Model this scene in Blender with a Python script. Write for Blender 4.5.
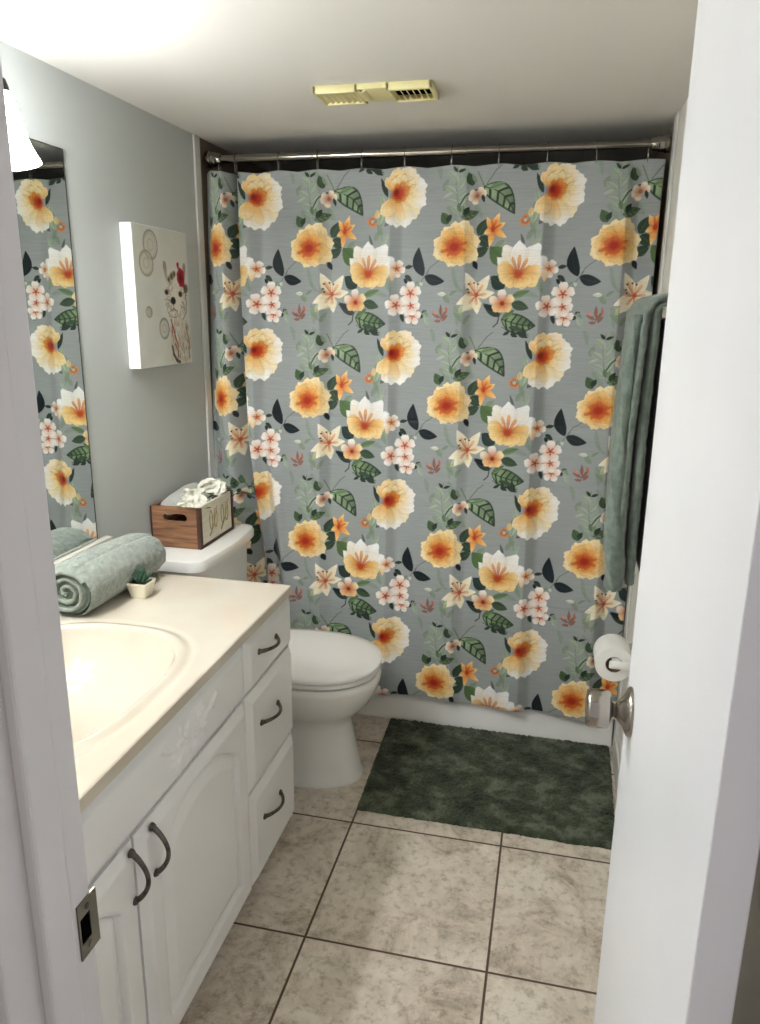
import bpy, bmesh, math, random
import numpy as np
from mathutils import Matrix, Vector
random.seed(7); rng = np.random.default_rng(7)
for o in list(bpy.data.objects): bpy.data.objects.remove(o)
SC = bpy.context.scene; COL = SC.collection; PI = math.pi

# ------------------------------------------------------------------ camera, world, exposure
CAM_POS = (1.2255, -2.5919, 1.5285)
YAW, PITCH, ROLL, FPX = -0.2239, 0.2585, 0.0096, 759.04
fw = Vector((math.sin(YAW)*math.cos(PITCH), math.cos(YAW)*math.cos(PITCH), -math.sin(PITCH)))
rt = Vector((math.cos(YAW), -math.sin(YAW), 0)); up = rt.cross(fw)
r2 = rt*math.cos(ROLL)+up*math.sin(ROLL); u2 = -rt*math.sin(ROLL)+up*math.cos(ROLL)
cam = bpy.data.objects.new('camera', bpy.data.cameras.new('camera')); COL.objects.link(cam)
M = Matrix.Identity(4)
for i in range(3):
    M[i][0] = r2[i]; M[i][1] = u2[i]; M[i][2] = -fw[i]; M[i][3] = CAM_POS[i]
cam.matrix_world = M
cam.data.sensor_fit = 'VERTICAL'; cam.data.sensor_height = 36.0
cam.data.lens = 36.0*FPX/1024.0; cam.data.clip_start = 0.02
SC.camera = cam
world = bpy.data.worlds.new('world'); SC.world = world; world.use_nodes = True
bg = world.node_tree.nodes['Background']
bg.inputs[0].default_value = (0.98, 0.93, 0.94, 1); bg.inputs[1].default_value = 0.235
SC.view_settings.view_transform = 'Standard'; SC.view_settings.look = 'None'
SC.view_settings.gamma = 1.0; SC.view_settings.use_curve_mapping = False
SC.view_settings.exposure = 1.16
LAMP_W = 3.5          # watts of each vanity bulb
LAMP_COL = (0.95, 0.98, 1.0)

# ------------------------------------------------------------------ helpers
def s2l(c):
    c = np.asarray(c, float)/255.0
    return np.where(c <= 0.04045, c/12.92, ((c+0.055)/1.055)**2.4)
def L4(c): return tuple(float(v) for v in s2l(c))+(1.0,)

def nmat(name):
    m = bpy.data.materials.new(name); m.use_nodes = True
    nt = m.node_tree; return m, nt, nt.nodes['Principled BSDF']
def node(nt, t, **kw):
    n = nt.nodes.new(t)
    for k, v in kw.items(): setattr(n, k, v)
    return n
def mat(name, c, rough=0.5, metal=0.0, c2=None, nscale=8.0, detail=4.0, bump=0.0, bscale=None, stretch=(1, 1, 1), spec=0.5, coat=0.0, emit=None, sheen=0.0, lo=0.35, hi=0.65):
    """principled material; c/c2 mixed by procedural noise, optional noise bump"""
    m, nt, b = nmat(name)
    b.inputs['Base Color'].default_value = L4(c); b.inputs['Roughness'].default_value = rough
    b.inputs['Metallic'].default_value = metal; b.inputs['Specular IOR Level'].default_value = spec
    b.inputs['Coat Weight'].default_value = coat; b.inputs['Sheen Weight'].default_value = sheen
    tc = node(nt, 'ShaderNodeTexCoord'); mp = node(nt, 'ShaderNodeMapping'); mp.inputs['Scale'].default_value = stretch
    nt.links.new(tc.outputs['Object'], mp.inputs['Vector'])
    if c2 is not None:
        n = node(nt, 'ShaderNodeTexNoise'); n.inputs['Scale'].default_value = nscale; n.inputs['Detail'].default_value = detail
        nt.links.new(mp.outputs[0], n.inputs['Vector'])
        r = node(nt, 'ShaderNodeValToRGB')
        r.color_ramp.elements[0].position = lo; r.color_ramp.elements[0].color = L4(c)
        r.color_ramp.elements[1].position = hi; r.color_ramp.elements[1].color = L4(c2)
        nt.links.new(n.outputs['Fac'], r.inputs[0]); nt.links.new(r.outputs[0], b.inputs['Base Color'])
    if bump:
        n2 = node(nt, 'ShaderNodeTexNoise'); n2.inputs['Scale'].default_value = bscale or nscale*8; n2.inputs['Detail'].default_value = 3
        nt.links.new(mp.outputs[0], n2.inputs['Vector'])
        bp = node(nt, 'ShaderNodeBump'); bp.inputs['Strength'].default_value = bump; bp.inputs['Distance'].default_value = 0.002
        nt.links.new(n2.outputs['Fac'], bp.inputs['Height']); nt.links.new(bp.outputs[0], b.inputs['Normal'])
    if emit:
        b.inputs['Emission Color'].default_value = L4(emit[0]); b.inputs['Emission Strength'].default_value = emit[1]
    return m

ORG = {}
def tag(o, label=None, cat=None, group=None, kind=None):
    if label: o['label'] = label
    if cat: o['category'] = cat
    if group: o['group'] = group
    if kind: o['kind'] = kind
    return o
def thing(name, loc, label, cat, group=None):
    o = bpy.data.objects.new(name, None); o.empty_display_size = 0.05; COL.objects.link(o)
    o.location = loc; ORG[o.name] = Vector(loc); return tag(o, label, cat, group)
def link(name, me, m, parent=None, origin=None):
    """link a mesh given in world coordinates; its origin goes to the parent's origin or to `origin`"""
    o = bpy.data.objects.new(name, me); COL.objects.link(o)
    if m is not None: me.materials.append(m)
    if parent is not None:
        off = ORG[parent.name]; o.parent = parent
    else:
        off = Vector(origin) if origin else Vector((0, 0, 0)); o.location = off
    ORG[o.name] = off.copy()
    if off.length: me.transform(Matrix.Translation(-off))
    return o
def obj(name, bm, m, parent=None, smooth=None, origin=None):
    me = bpy.data.meshes.new(name); bmesh.ops.recalc_face_normals(bm, faces=bm.faces); bm.to_mesh(me); bm.free()
    if smooth is not None:
        me.shade_smooth()
        if smooth > 0: me.set_sharp_from_angle(angle=math.radians(smooth))
    return link(name, me, m, parent, origin)
def struct(name, bm, m, smooth=None):
    o = obj(name, bm, m, None, smooth); o['kind'] = 'structure'; return o

def add_box(bm, x0, x1, y0, y1, z0, z1, bev=0.0, seg=2):
    r = bmesh.ops.create_cube(bm, size=1.0); vs = r['verts']
    for v in vs:
        v.co = Vector(((x0+x1)/2+v.co.x*(x1-x0), (y0+y1)/2+v.co.y*(y1-y0), (z0+z1)/2+v.co.z*(z1-z0)))
    if bev:
        es = list({e for v in vs for e in v.link_edges})
        bmesh.ops.bevel(bm, geom=es, offset=bev, segments=seg, affect='EDGES', profile=0.5)
    return bm
def BX(*a, **k): return add_box(bmesh.new(), *a, **k)

def add_rings(bm, rings, cap0=True, cap1=True, closed=True):
    """rings: list of lists of points (equal length) -> lofted surface"""
    V = [[bm.verts.new(p) for p in r] for r in rings]; n = len(V[0])
    for i in range(len(V)-1):
        for j in range(n if closed else n-1):
            bm.faces.new((V[i][j], V[i][(j+1) % n], V[i+1][(j+1) % n], V[i+1][j]))
    if cap0: bm.faces.new(V[0][::-1])
    if cap1: bm.faces.new(V[-1])
    return bm
def add_tube(bm, pts, rad, n=12, cap=True):
    pts = [Vector(p) for p in pts]; rings = []; prev = None
    for i, p in enumerate(pts):
        d = (pts[min(i+1, len(pts)-1)]-pts[max(i-1, 0)]).normalized()
        a = prev-d*prev.dot(d) if prev is not None else d.orthogonal()
        a.normalize(); prev = a; b = d.cross(a)
        r = rad[i] if hasattr(rad, '__len__') else rad
        rings.append([p+(a*math.cos(2*PI*k/n)+b*math.sin(2*PI*k/n))*r for k in range(n)])
    return add_rings(bm, rings, cap, cap)
def add_lathe(bm, prof, c=(0, 0, 0), ax=(0, 0, 1), n=32, cap=True):
    """prof: (radius, height along axis)"""
    ax = Vector(ax).normalized(); a = ax.orthogonal().normalized(); b = ax.cross(a); c = Vector(c)
    rings = [[c+ax*h+(a*math.cos(2*PI*k/n)+b*math.sin(2*PI*k/n))*r for k in range(n)] for r, h in prof]
    return add_rings(bm, rings, cap, cap)
def grid_mesh(name, P, closed_u=False):
    """P: (nv, nu, 3) array -> mesh"""
    nv, nu = P.shape[:2]; me = bpy.data.meshes.new(name)
    idx = np.arange(nv*nu).reshape(nv, nu)
    if closed_u: idx = np.concatenate([idx, idx[:, :1]], axis=1)
    F = np.stack([idx[:-1, :-1], idx[:-1, 1:], idx[1:, 1:], idx[1:, :-1]], -1).reshape(-1, 4)
    me.vertices.add(nv*nu); me.vertices.foreach_set('co', P.reshape(-1).astype(np.float32))
    me.loops.add(F.size); me.loops.foreach_set('vertex_index', F.reshape(-1).astype(np.int32))
    me.polygons.add(len(F)); me.polygons.foreach_set('loop_start', np.arange(0, F.size, 4, dtype=np.int32))
    me.update(calc_edges=True); me.validate(); me.shade_smooth()
    return me
def set_colors(me, C):
    a = me.color_attributes.new('print', 'FLOAT_COLOR', 'POINT')
    a.data.foreach_set('color', np.concatenate([C, np.ones((len(C), 1))], 1).astype(np.float32).reshape(-1))
def vnoise(shape, cell, seed=0, octaves=1):
    """smooth value noise on a raster, 0..1"""
    g = np.random.default_rng(seed); out = np.zeros(shape); amp = 1.0; tot = 0
    for o in range(octaves):
        c = [max(1.0, q/(2**o)) for q in (cell if hasattr(cell, '__len__') else (cell, cell))]
        ny, nx = int(shape[0]/c[0])+3, int(shape[1]/c[1])+3; R = g.random((ny, nx))
        y = np.arange(shape[0])/c[0]; x = np.arange(shape[1])/c[1]
        yi = y.astype(int); xi = x.astype(int); fy = y-yi; fx = x-xi
        fy = (fy*fy*(3-2*fy))[:, None]; fx = (fx*fx*(3-2*fx))[None]
        a = R[np.ix_(yi, xi)]; b = R[np.ix_(yi, xi+1)]; cc = R[np.ix_(yi+1, xi)]; d = R[np.ix_(yi+1, xi+1)]
        out += amp*((a*(1-fx)+b*fx)*(1-fy)+(cc*(1-fx)+d*fx)*fy); tot += amp; amp *= 0.5
    return out/tot
def sm(a, b, x):
    t = np.clip((x-a)/(b-a), 0, 1); return t*t*(3-2*t)

# raster painter in numpy, used for the print on the curtain and on the canvas
class Paint:
    def __init__(s, w, h, bg, wrap=True):
        s.w, s.h, s.wrap = w, h, wrap; s.im = np.zeros((h, w, 3)); s.im[:] = s2l(bg); s.g = np.random.default_rng(3)
    def region(s, x0, y0, x1, y1):
        xs = np.arange(int(x0)-2, int(x1)+3); ys = np.arange(int(y0)-2, int(y1)+3)
        if not s.wrap:
            xs = xs[(xs >= 0) & (xs < s.w)]; ys = ys[(ys >= 0) & (ys < s.h)]
        X, Y = np.meshgrid(xs.astype(float), ys.astype(float))
        return X, Y, np.ix_(ys % s.h, xs % s.w)
    def blend(s, ix, a, c):
        a = np.clip(a, 0, 1)[..., None]; s.im[ix] = s.im[ix]*(1-a)+c*a
    def petal(s, x, y, ang, L, w, ci, co, edge=None, peak=0.66, a=1.0, curl=0.0, frill=0.02, streak=0.10, lobes=2.2, shade=0.0, mid=None, tip=2.4):
        """petal growing from (x,y) along ang (degrees, 0 = right, 90 = up)"""
        R = L*1.1+w; X, Y, ix = s.region(x-R, y-R, x+R, y+R)
        if X.size == 0: return
        t = math.radians(ang); dx, dy = math.cos(t), -math.sin(t)
        sx = ((X-x)*dx+(Y-y)*dy)/L; ty = (-(X-x)*dy+(Y-y)*dx)/L-curl*sx*sx
        ph = s.g.random()*6.28; sc = np.clip(sx, 0, 1.2)
        tn = ty*L/w
        sx2 = sx+frill*np.sin(tn*lobes*2+ph)*sc*sc+frill*0.6*np.sin(tn*lobes*4.7+ph*2)*sc*sc
        h = np.where(sx2 < peak, np.clip(sx2/peak, 0, 1)**0.6, np.clip(1-np.clip((sx2-peak)/(1-peak), 0, 1)**tip, 0, 1)**(1/2.2 if tip > 2 else 0.9))*w/L
        d = (h-np.abs(ty))*L
        ins = (sx > 0)&(sx2 < 1)
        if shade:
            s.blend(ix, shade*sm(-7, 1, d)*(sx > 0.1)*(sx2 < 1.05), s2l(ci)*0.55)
        al = sm(-0.3, 1.2, d)*ins
        f = sm(0.05, 0.95, sx)[..., None]
        if mid is not None:
            f2 = sm(0.0, 0.5, sx)[..., None]; f3 = sm(0.45, 0.95, sx)[..., None]; c = s2l(ci)*(1-f2)+s2l(mid)*f2; c = c*(1-f3)+s2l(co)*f3
        else: c = s2l(ci)*(1-f)+s2l(co)*f
        tt = ty/np.maximum(h, 1e-3)
        st = 1-streak*(0.5+0.3*np.sin(tt*9+ph)+0.2*np.sin(tt*17+ph*3+sx*4))*(1-0.65*sc)
        st = st*(1-0.10*sm(0.2, 1.0, tt*np.sign(math.cos(ph))))
        c = c*st[..., None]
        if edge is not None:
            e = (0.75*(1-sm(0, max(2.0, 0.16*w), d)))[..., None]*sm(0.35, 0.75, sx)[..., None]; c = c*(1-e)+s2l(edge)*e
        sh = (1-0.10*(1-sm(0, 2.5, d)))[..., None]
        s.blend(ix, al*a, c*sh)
    def leaf(s, x, y, x2, y2, w, c, vein=None, a=1.0, curl=0.0, light=None, nv=5):
        L = math.hypot(x2-x, y2-y); dx, dy = (x2-x)/L, (y2-y)/L
        X, Y, ix = s.region(min(x, x2)-w-L*abs(curl), min(y, y2)-w-L*abs(curl), max(x, x2)+w+L*abs(curl), max(y, y2)+w+L*abs(curl))
        if X.size == 0: return
        sx = ((X-x)*dx+(Y-y)*dy)/L; ty = (-(X-x)*dy+(Y-y)*dx)-curl*L*np.sin(np.clip(sx, 0, 1)*PI)
        h = w*np.sin(np.clip(sx, 0, 1)**0.8*PI)**0.85
        d = h-np.abs(ty); al = sm(-0.4, 1.2, d)*(sx > 0)*(sx < 1)
        c = np.ones(X.shape+(1,))*s2l(c)
        if light is not None:
            k = sm(-0.75, -0.35, np.sin((sx*nv-np.abs(ty)/w*0.8)*2*PI))*sm(0.08*w, 0.26*w, d)*sm(0, 0.07*w, np.abs(ty)-1.2)
            k = k*(1-sm(0.35, 0.95, sx)*0.85*sm(-0.4*w, 0.3*w, -ty*np.sign(dx)))*(1-0.8*sm(0.72, 0.98, sx))*(0.8+0.2*np.sin(sx*9))
            k = k[..., None]; c = c*(1-k)+s2l(light)*k
        else:
            k = (sm(0, w, ty)*0.35)[..., None]; c = c*(1+k)
        if vein is not None:
            k = ((1-sm(0.6, 1.9, np.abs(ty)))*0.7)[..., None]; c = c*(1-k)+s2l(vein)*k
        s.blend(ix, al*a, c)
    def stroke(s, pts, r, c, a=1.0):
        for (x, y), (x2, y2) in zip(pts[:-1], pts[1:]):
            X, Y, ix = s.region(min(x, x2)-r, min(y, y2)-r, max(x, x2)+r, max(y, y2)+r)
            if X.size == 0: continue
            L2 = max(1e-6, (x2-x)**2+(y2-y)**2); t = np.clip(((X-x)*(x2-x)+(Y-y)*(y2-y))/L2, 0, 1)
            d = np.hypot(X-x-t*(x2-x), Y-y-t*(y2-y)); s.blend(ix, a*(1-sm(r-0.8, r+0.6, d)), s2l(c))
    def dot(s, x, y, rx, ry, c, a=1.0, soft=0.3):
        X, Y, ix = s.region(x-rx*1.4, y-ry*1.4, x+rx*1.4, y+ry*1.4)
        if X.size == 0: return
        d = np.hypot((X-x)/rx, (Y-y)/ry); s.blend(ix, a*(1-sm(1-soft, 1+soft, d)), s2l(c))

# ------------------------------------------------------------------ materials
M_wall = mat('grey green wall paint', (186, 190, 187), 0.75, c2=(190, 194, 191), nscale=3, bump=0.06, bscale=90)
M_wallr = mat('warm white wall paint', (226, 222, 214), 0.7, bump=0.05, bscale=90)
M_ceil = mat('matte ceiling paint', (232, 228, 220), 0.9, bump=0.08, bscale=120)
M_alc = mat('taupe surround panel', (112, 94, 76), 0.35, c2=(124, 106, 88), nscale=6)
M_trim = mat('white trim paint', (214, 212, 206), 0.35)
M_jamb = mat('painted door frame', (206, 203, 202), 0.4, c2=(211, 208, 207), nscale=5)
M_door = mat('white door paint', (226, 226, 228), 0.35, c2=(229, 229, 231), nscale=4)
M_cab = mat('white cabinet foil', (236, 236, 234), 0.3, c2=(239, 239, 237), nscale=4)
M_counter = mat('cream cultured marble', (214, 206, 191), 0.12, c2=(207, 196, 178), nscale=5, detail=6, coat=0.3)
M_splash = mat('pale cultured marble', (238, 235, 226), 0.2, c2=(232, 227, 214), nscale=5)
M_porc = mat('white porcelain', (240, 239, 234), 0.08, coat=0.5)
M_seat = mat('white seat plastic', (240, 238, 234), 0.2)
M_nickel = mat('brushed nickel', (166, 160, 152), 0.2, 1.0)
M_pewter = mat('dark pewter', (112, 107, 102), 0.3, 1.0, c2=(78, 74, 70), nscale=60)
M_strike = mat('aged steel', (120, 114, 102), 0.4, 1.0)
M_dark = mat('dark hole', (6, 5, 5), 1.0, spec=0.0)
M_rod = mat('polished steel rod', (158, 152, 144), 0.10, 1.0)
M_bronze = mat('oil rubbed bronze', (34, 28, 24), 0.45, 0.6)
M_ivory = mat('yellowed ivory plastic', (236, 226, 168), 0.45)
M_mirror = mat('mirror silver', (232, 236, 234), 0.01, 1.0)
M_medge = mat('mirror edge', (52, 58, 56), 0.3, 0.5)
M_towel = mat('sage green terry', (130, 138, 129), 0.95, c2=(154, 161, 151), nscale=55, bump=0.5, bscale=380, sheen=0.4)
M_towel2 = mat('dusty green terry', (92, 104, 95), 0.95, c2=(114, 126, 115), nscale=50, bump=0.5, bscale=380, sheen=0.3)
M_paper = mat('tissue paper', (240, 238, 232), 0.9, bump=0.15, bscale=160)
M_card = mat('cardboard core', (120, 100, 78), 0.9)
M_white = mat('white plastic', (236, 235, 230), 0.35)
M_wood = mat('stained crate wood', (92, 60, 40), 0.65, c2=(146, 104, 72), nscale=9, detail=8, stretch=(1, 1, 9), bump=0.2, bscale=40)
M_woodd = mat('dark crate edge', (54, 26, 22), 0.5, c2=(74, 38, 30), nscale=20)
M_cream = mat('washed cream board', (236, 230, 212), 0.6, c2=(222, 214, 192), nscale=14, stretch=(1, 1, 5))
M_carve = mat('raised scroll', (170, 152, 112), 0.6)
M_flow = mat('white silk petal', (244, 242, 228), 0.7)
M_leaf = mat('dark green leaf', (44, 70, 48), 0.5, c2=(66, 96, 66), nscale=30)
M_cloth = mat('pale grey cloth', (190, 190, 184), 0.9, bump=0.3, bscale=200)
M_succ = mat('succulent green', (40, 74, 58), 0.5, c2=(78, 110, 88), nscale=60)
M_pot = mat('cream ceramic', (238, 230, 208), 0.35)
M_soil = mat('soil', (60, 48, 38), 0.95)
M_rugb = None
def glass_shade():
    m, nt, b = nmat('white opal glass')
    b.inputs['Base Color'].default_value = L4((246, 244, 240)); b.inputs['Roughness'].default_value = 0.25
    b.inputs['Emission Color'].default_value = (0.94, 0.975, 1.0, 1); b.inputs['Emission Strength'].default_value = 23.0
    return m
M_shade = glass_shade()
M_liner = mat('opal glass inside', (240, 240, 238), 0.3, emit=((250, 252, 255), 2.5))
M_bulb = mat('lit bulb', (255, 250, 240), 0.5, emit=((250, 252, 255), 8.0))

def floor_mat():
    m, nt, b = nmat('beige ceramic floor tile')
    T, GX, GY = 0.4564, 0.7007, -0.6362
    tc = node(nt, 'ShaderNodeTexCoord'); sep = node(nt, 'ShaderNodeSeparateXYZ'); nt.links.new(tc.outputs['Object'], sep.inputs[0])
    def mth(op, a, b_=None, c=None):
        n = node(nt, 'ShaderNodeMath', operation=op)
        for i, v in enumerate((a, b_, c)):
            if v is None: continue
            if hasattr(v, 'is_output'): nt.links.new(v, n.inputs[i])
            else: n.inputs[i].default_value = v
        return n.outputs[0]
    ax = mth('DIVIDE', mth('SUBTRACT', sep.outputs[0], GX), T); ay = mth('DIVIDE', mth('SUBTRACT', sep.outputs[1], GY), T)
    dx = mth('ABSOLUTE', mth('SUBTRACT', ax, mth('ROUND', ax))); dy = mth('ABSOLUTE', mth('SUBTRACT', ay, mth('ROUND', ay)))
    d = mth('MULTIPLY', mth('MINIMUM', dx, dy), T)                  # metres from the nearest joint
    g = node(nt, 'ShaderNodeMapRange'); g.inputs[1].default_value = 0.0022; g.inputs[2].default_value = 0.0040
    nt.links.new(d, g.inputs[0])
    cell = node(nt, 'ShaderNodeCombineXYZ'); nt.links.new(mth('FLOOR', ax), cell.inputs[0]); nt.links.new(mth('FLOOR', ay), cell.inputs[1])
    off = node(nt, 'ShaderNodeVectorMath', operation='MULTIPLY_ADD'); off.inputs[1].default_value = (3.7, 5.3, 0)
    nt.links.new(cell.outputs[0], off.inputs[0]); nt.links.new(tc.outputs['Object'], off.inputs[2])
    n1 = node(nt, 'ShaderNodeTexNoise'); n1.inputs['Scale'].default_value = 7; n1.inputs['Detail'].default_value = 9; n1.inputs['Roughness'].default_value = 0.72
    n1.inputs['Distortion'].default_value = 0.6
    n2 = node(nt, 'ShaderNodeTexNoise'); n2.inputs['Scale'].default_value = 38; n2.inputs['Detail'].default_value = 6; n2.inputs['Roughness'].default_value = 0.7
    for n in (n1, n2): nt.links.new(off.outputs[0], n.inputs['Vector'])
    r1 = node(nt, 'ShaderNodeValToRGB'); e = r1.color_ramp.elements
    e[0].position = 0.33; e[0].color = L4((156, 143, 126)); e[1].position = 0.60; e[1].color = L4((226, 216, 202))
    e2 = r1.color_ramp.elements.new(0.47); e2.color = L4((208, 196, 180))
    nt.links.new(n1.outputs['Fac'], r1.inputs[0])
    r2_ = node(nt, 'ShaderNodeValToRGB'); e = r2_.color_ramp.elements
    e[0].position = 0.36; e[0].color = (0.58, 0.55, 0.50, 1); e[1].position = 0.50; e[1].color = (1, 1, 1, 1)
    nt.links.new(n2.outputs['Fac'], r2_.inputs[0])
    mul = node(nt, 'ShaderNodeMixRGB', blend_type='MULTIPLY'); mul.inputs[0].default_value = 0.8
    nt.links.new(r1.outputs[0], mul.inputs[1]); nt.links.new(r2_.outputs[0], mul.inputs[2])
    mx = node(nt, 'ShaderNodeMixRGB'); mx.inputs[1].default_value = L4((84, 68, 50))
    nt.links.new(g.outputs[0], mx.inputs[0]); nt.links.new(mul.outputs[0], mx.inputs[2]); nt.links.new(mx.outputs[0], b.inputs['Base Color'])
    rr = node(nt, 'ShaderNodeMapRange'); rr.inputs[3].default_value = 0.85; rr.inputs[4].default_value = 0.33
    nt.links.new(g.outputs[0], rr.inputs[0]); nt.links.new(rr.outputs[0], b.inputs['Roughness'])
    h = mth('ADD', mth('MULTIPLY', g.outputs[0], 1.0), mth('MULTIPLY', n2.outputs['Fac'], 0.12))
    bp = node(nt, 'ShaderNodeBump'); bp.inputs['Strength'].default_value = 0.5; bp.inputs['Distance'].default_value = 0.002
    nt.links.new(h, bp.inputs['Height']); nt.links.new(bp.outputs[0], b.inputs['Normal'])
    return m
def print_mat(name, rough, sheen=0.0, slub=0.0, trans=0.0):
    m, nt, b = nmat(name)
    a = node(nt, 'ShaderNodeVertexColor', layer_name='print'); b.inputs['Specular IOR Level'].default_value = 0.22
    b.inputs['Roughness'].default_value = rough; b.inputs['Sheen Weight'].default_value = sheen
    tc = node(nt, 'ShaderNodeTexCoord'); mp = node(nt, 'ShaderNodeMapping'); mp.inputs['Scale'].default_value = (14, 14, 420)
    nt.links.new(tc.outputs['Object'], mp.inputs['Vector'])
    n = node(nt, 'ShaderNodeTexNoise'); n.inputs['Scale'].default_value = 1.0; n.inputs['Detail'].default_value = 3
    nt.links.new(mp.outputs[0], n.inputs['Vector'])
    if slub:
        mr = node(nt, 'ShaderNodeMapRange'); mr.inputs[1].default_value = 0.3; mr.inputs[2].default_value = 0.7; mr.inputs[3].default_value = 1-slub; mr.inputs[4].default_value = 1+slub
        nt.links.new(n.outputs['Fac'], mr.inputs[0])
        mu = node(nt, 'ShaderNodeVectorMath', operation='SCALE'); nt.links.new(a.outputs[0], mu.inputs[0]); nt.links.new(mr.outputs[0], mu.inputs['Scale'])
        nt.links.new(mu.outputs[0], b.inputs['Base Color'])
        bp = node(nt, 'ShaderNodeBump'); bp.inputs['Strength'].default_value = 0.15; bp.inputs['Distance'].default_value = 0.001
        nt.links.new(n.outputs['Fac'], bp.inputs['Height']); nt.links.new(bp.outputs[0], b.inputs['Normal'])
    else:
        nt.links.new(a.outputs[0], b.inputs['Base Color'])
    return m
M_floor = floor_mat()
M_curtain = print_mat('printed satin fabric', 0.5, 0.1, 0.07)
M_canvas = print_mat('painted canvas', 0.8)

# ------------------------------------------------------------------ the setting
W, ZC, YF, YB = 1.52, 2.0893, -2.099, 0.78
XJ, XH = 0.853, 1.412                       # door opening: strike jamb and hinge jamb faces
struct('floor', BX(-0.1, 1.9, -3.3, YB+0.1, -0.06, 0.0), M_floor)
struct('ceiling', BX(-0.1, W+0.1, YF-0.12, YB+0.1, ZC, ZC+0.06), M_ceil)
struct('wall_left', BX(-0.1, 0.0, YF-0.12, -0.02, 0, ZC), M_wall)
struct('wall_right', BX(W, W+0.1, YF-0.12, -0.02, 0, ZC), M_wallr)
bm = BX(-0.1, 0.0, -0.02, YB, 0, ZC); add_box(bm, W, W+0.1, -0.02, YB, 0, ZC); add_box(bm, -0.1, W+0.1, YB, YB+0.1, 0, ZC)
struct('wall_back', bm, M_alc)
bm = BX(0.0, XJ-0.02, YF-0.105, YF, 0, ZC); add_box(bm, XH+0.02, W, YF-0.105, YF, 0, ZC); add_box(bm, XJ-0.02, XH+0.02, YF-0.105, YF, 2.05, ZC)
struct('wall_front', bm, M_wallr)
# narrow vertical trims where the wall paint meets the tub surround
struct('trim_1', BX(0.0, 0.008, -0.062, -0.02, 0, ZC, bev=0.003), M_trim)
struct('trim_2', BX(W-0.008, W, -0.075, -0.02, 0, ZC, bev=0.003), M_trim)
struct('baseboard_right', BX(W-0.012, W, YF, -0.08, 0, 0.09, bev=0.004), M_trim)
# door frame: jamb boards, stops, casing on the hall side
bm = BX(XJ-0.02, XJ, YF-0.108, YF, 0, 2.03, bev=0.002)
add_box(bm, XJ-0.001, XJ+0.011, YF-0.073, YF-0.038, 0, 2.03, bev=0.003)
add_box(bm, XH, XH+0.02, YF-0.108, YF, 0, 2.03, bev=0.002); add_box(bm, XH-0.011, XH+0.001, YF-0.073, YF-0.040, 0, 2.03, bev=0.003)
add_box(bm, XJ-0.02, XH+0.02, YF-0.108, YF, 2.03, 2.05, bev=0.002)
frame = struct('door_frame_1', bm, M_jamb); frame.name = 'trim_3'; ORG['trim_3'] = Vector((0, 0, 0))
bm = bmesh.new()
for x0, x1 in ((XJ-0.075, XJ-0.008), (XH+0.008, XH+0.075)):
    add_box(bm, x0, x1, YF-0.124, YF-0.108, 0, 2.10, bev=0.004)
    xm = x0+0.012 if x0 < 1 else x1-0.030
    add_box(bm, xm, xm+0.018, YF-0.130, YF-0.123, 0, 2.10, bev=0.003)
add_box(bm, XJ-0.075, XH+0.075, YF-0.124, YF-0.108, 2.04, 2.10, bev=0.004)
struct('trim_4', bm, M_jamb)
# strike plate on the jamb with bent lip, latch hole and two screws
zs = 1.002; bm = bmesh.new()
y0, y1 = YF-0.021, YF+0.006
for a in ((y0, y1, zs+0.013, zs+0.028), (y0, y1, zs-0.028, zs-0.013), (y0, y0+0.002, zs-0.013, zs+0.013), (y0+0.016, y1, zs-0.013, zs+0.013)):
    add_box(bm, XJ-0.0005, XJ+0.0016, *a)
bmesh.ops.remove_doubles(bm, verts=bm.verts, dist=1e-5)
sp = obj('strike_plate', bm, M_strike, frame); sp['label'] = 'aged steel strike plate'
obj('latch_hole', BX(XJ-0.0004, XJ+0.0006, y0+0.001, y0+0.016, zs-0.0135, zs+0.0135), M_dark, sp)
for z in (zs+0.020, zs-0.020):
    obj('screw', add_lathe(bmesh.new(), [(0.0032, 0), (0.0030, 0.0008), (0.0012, 0.0010)], (XJ+0.0014, y0+0.013, z), (1, 0, 0), 12), M_pewter, sp)
# the open door, seen along its face
DX0, DX1, DY0, DY1 = 1.353, 1.385, -2.094, -1.563
door = struct('door_1', BX(DX0, DX1, DY0, DY1, 0.012, 2.02, bev=0.0015), M_door)
kc = (DX0, DY1-0.060, 1.012)
knob = obj('door_knob', add_lathe(bmesh.new(), [(0.011, 0.012), (0.011, 0.024), (0.0135, 0.0255), (0.0235, 0.028), (0.0255, 0.031), (0.0262, 0.043), (0.0258, 0.054), (0.0235, 0.058), (0.008, 0.0595)], kc, (-1, 0, 0), 32), M_nickel, door, 60)
knob['label'] = 'brushed nickel door knob'
obj('rosette', add_lathe(bmesh.new(), [(0.0335, 0.0), (0.0335, 0.003), (0.031, 0.006), (0.020, 0.011), (0.014, 0.017), (0.013, 0.019)], kc, (-1, 0, 0), 36), M_nickel, knob, 60)
kc2 = (DX1, DY1-0.060, 1.012)
k2 = obj('door_knob', add_lathe(bmesh.new(), [(0.033, 0.0), (0.031, 0.005), (0.013, 0.016), (0.011, 0.022), (0.0235, 0.027), (0.026, 0.045), (0.0235, 0.060), (0.006, 0.062)], kc2, (1, 0, 0), 32), M_nickel, door, 60)
obj('latch_plate', BX(DX0+0.004, DX1-0.004, DY1-0.001, DY1+0.0012, 0.985, 1.040), M_nickel, door)

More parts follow.
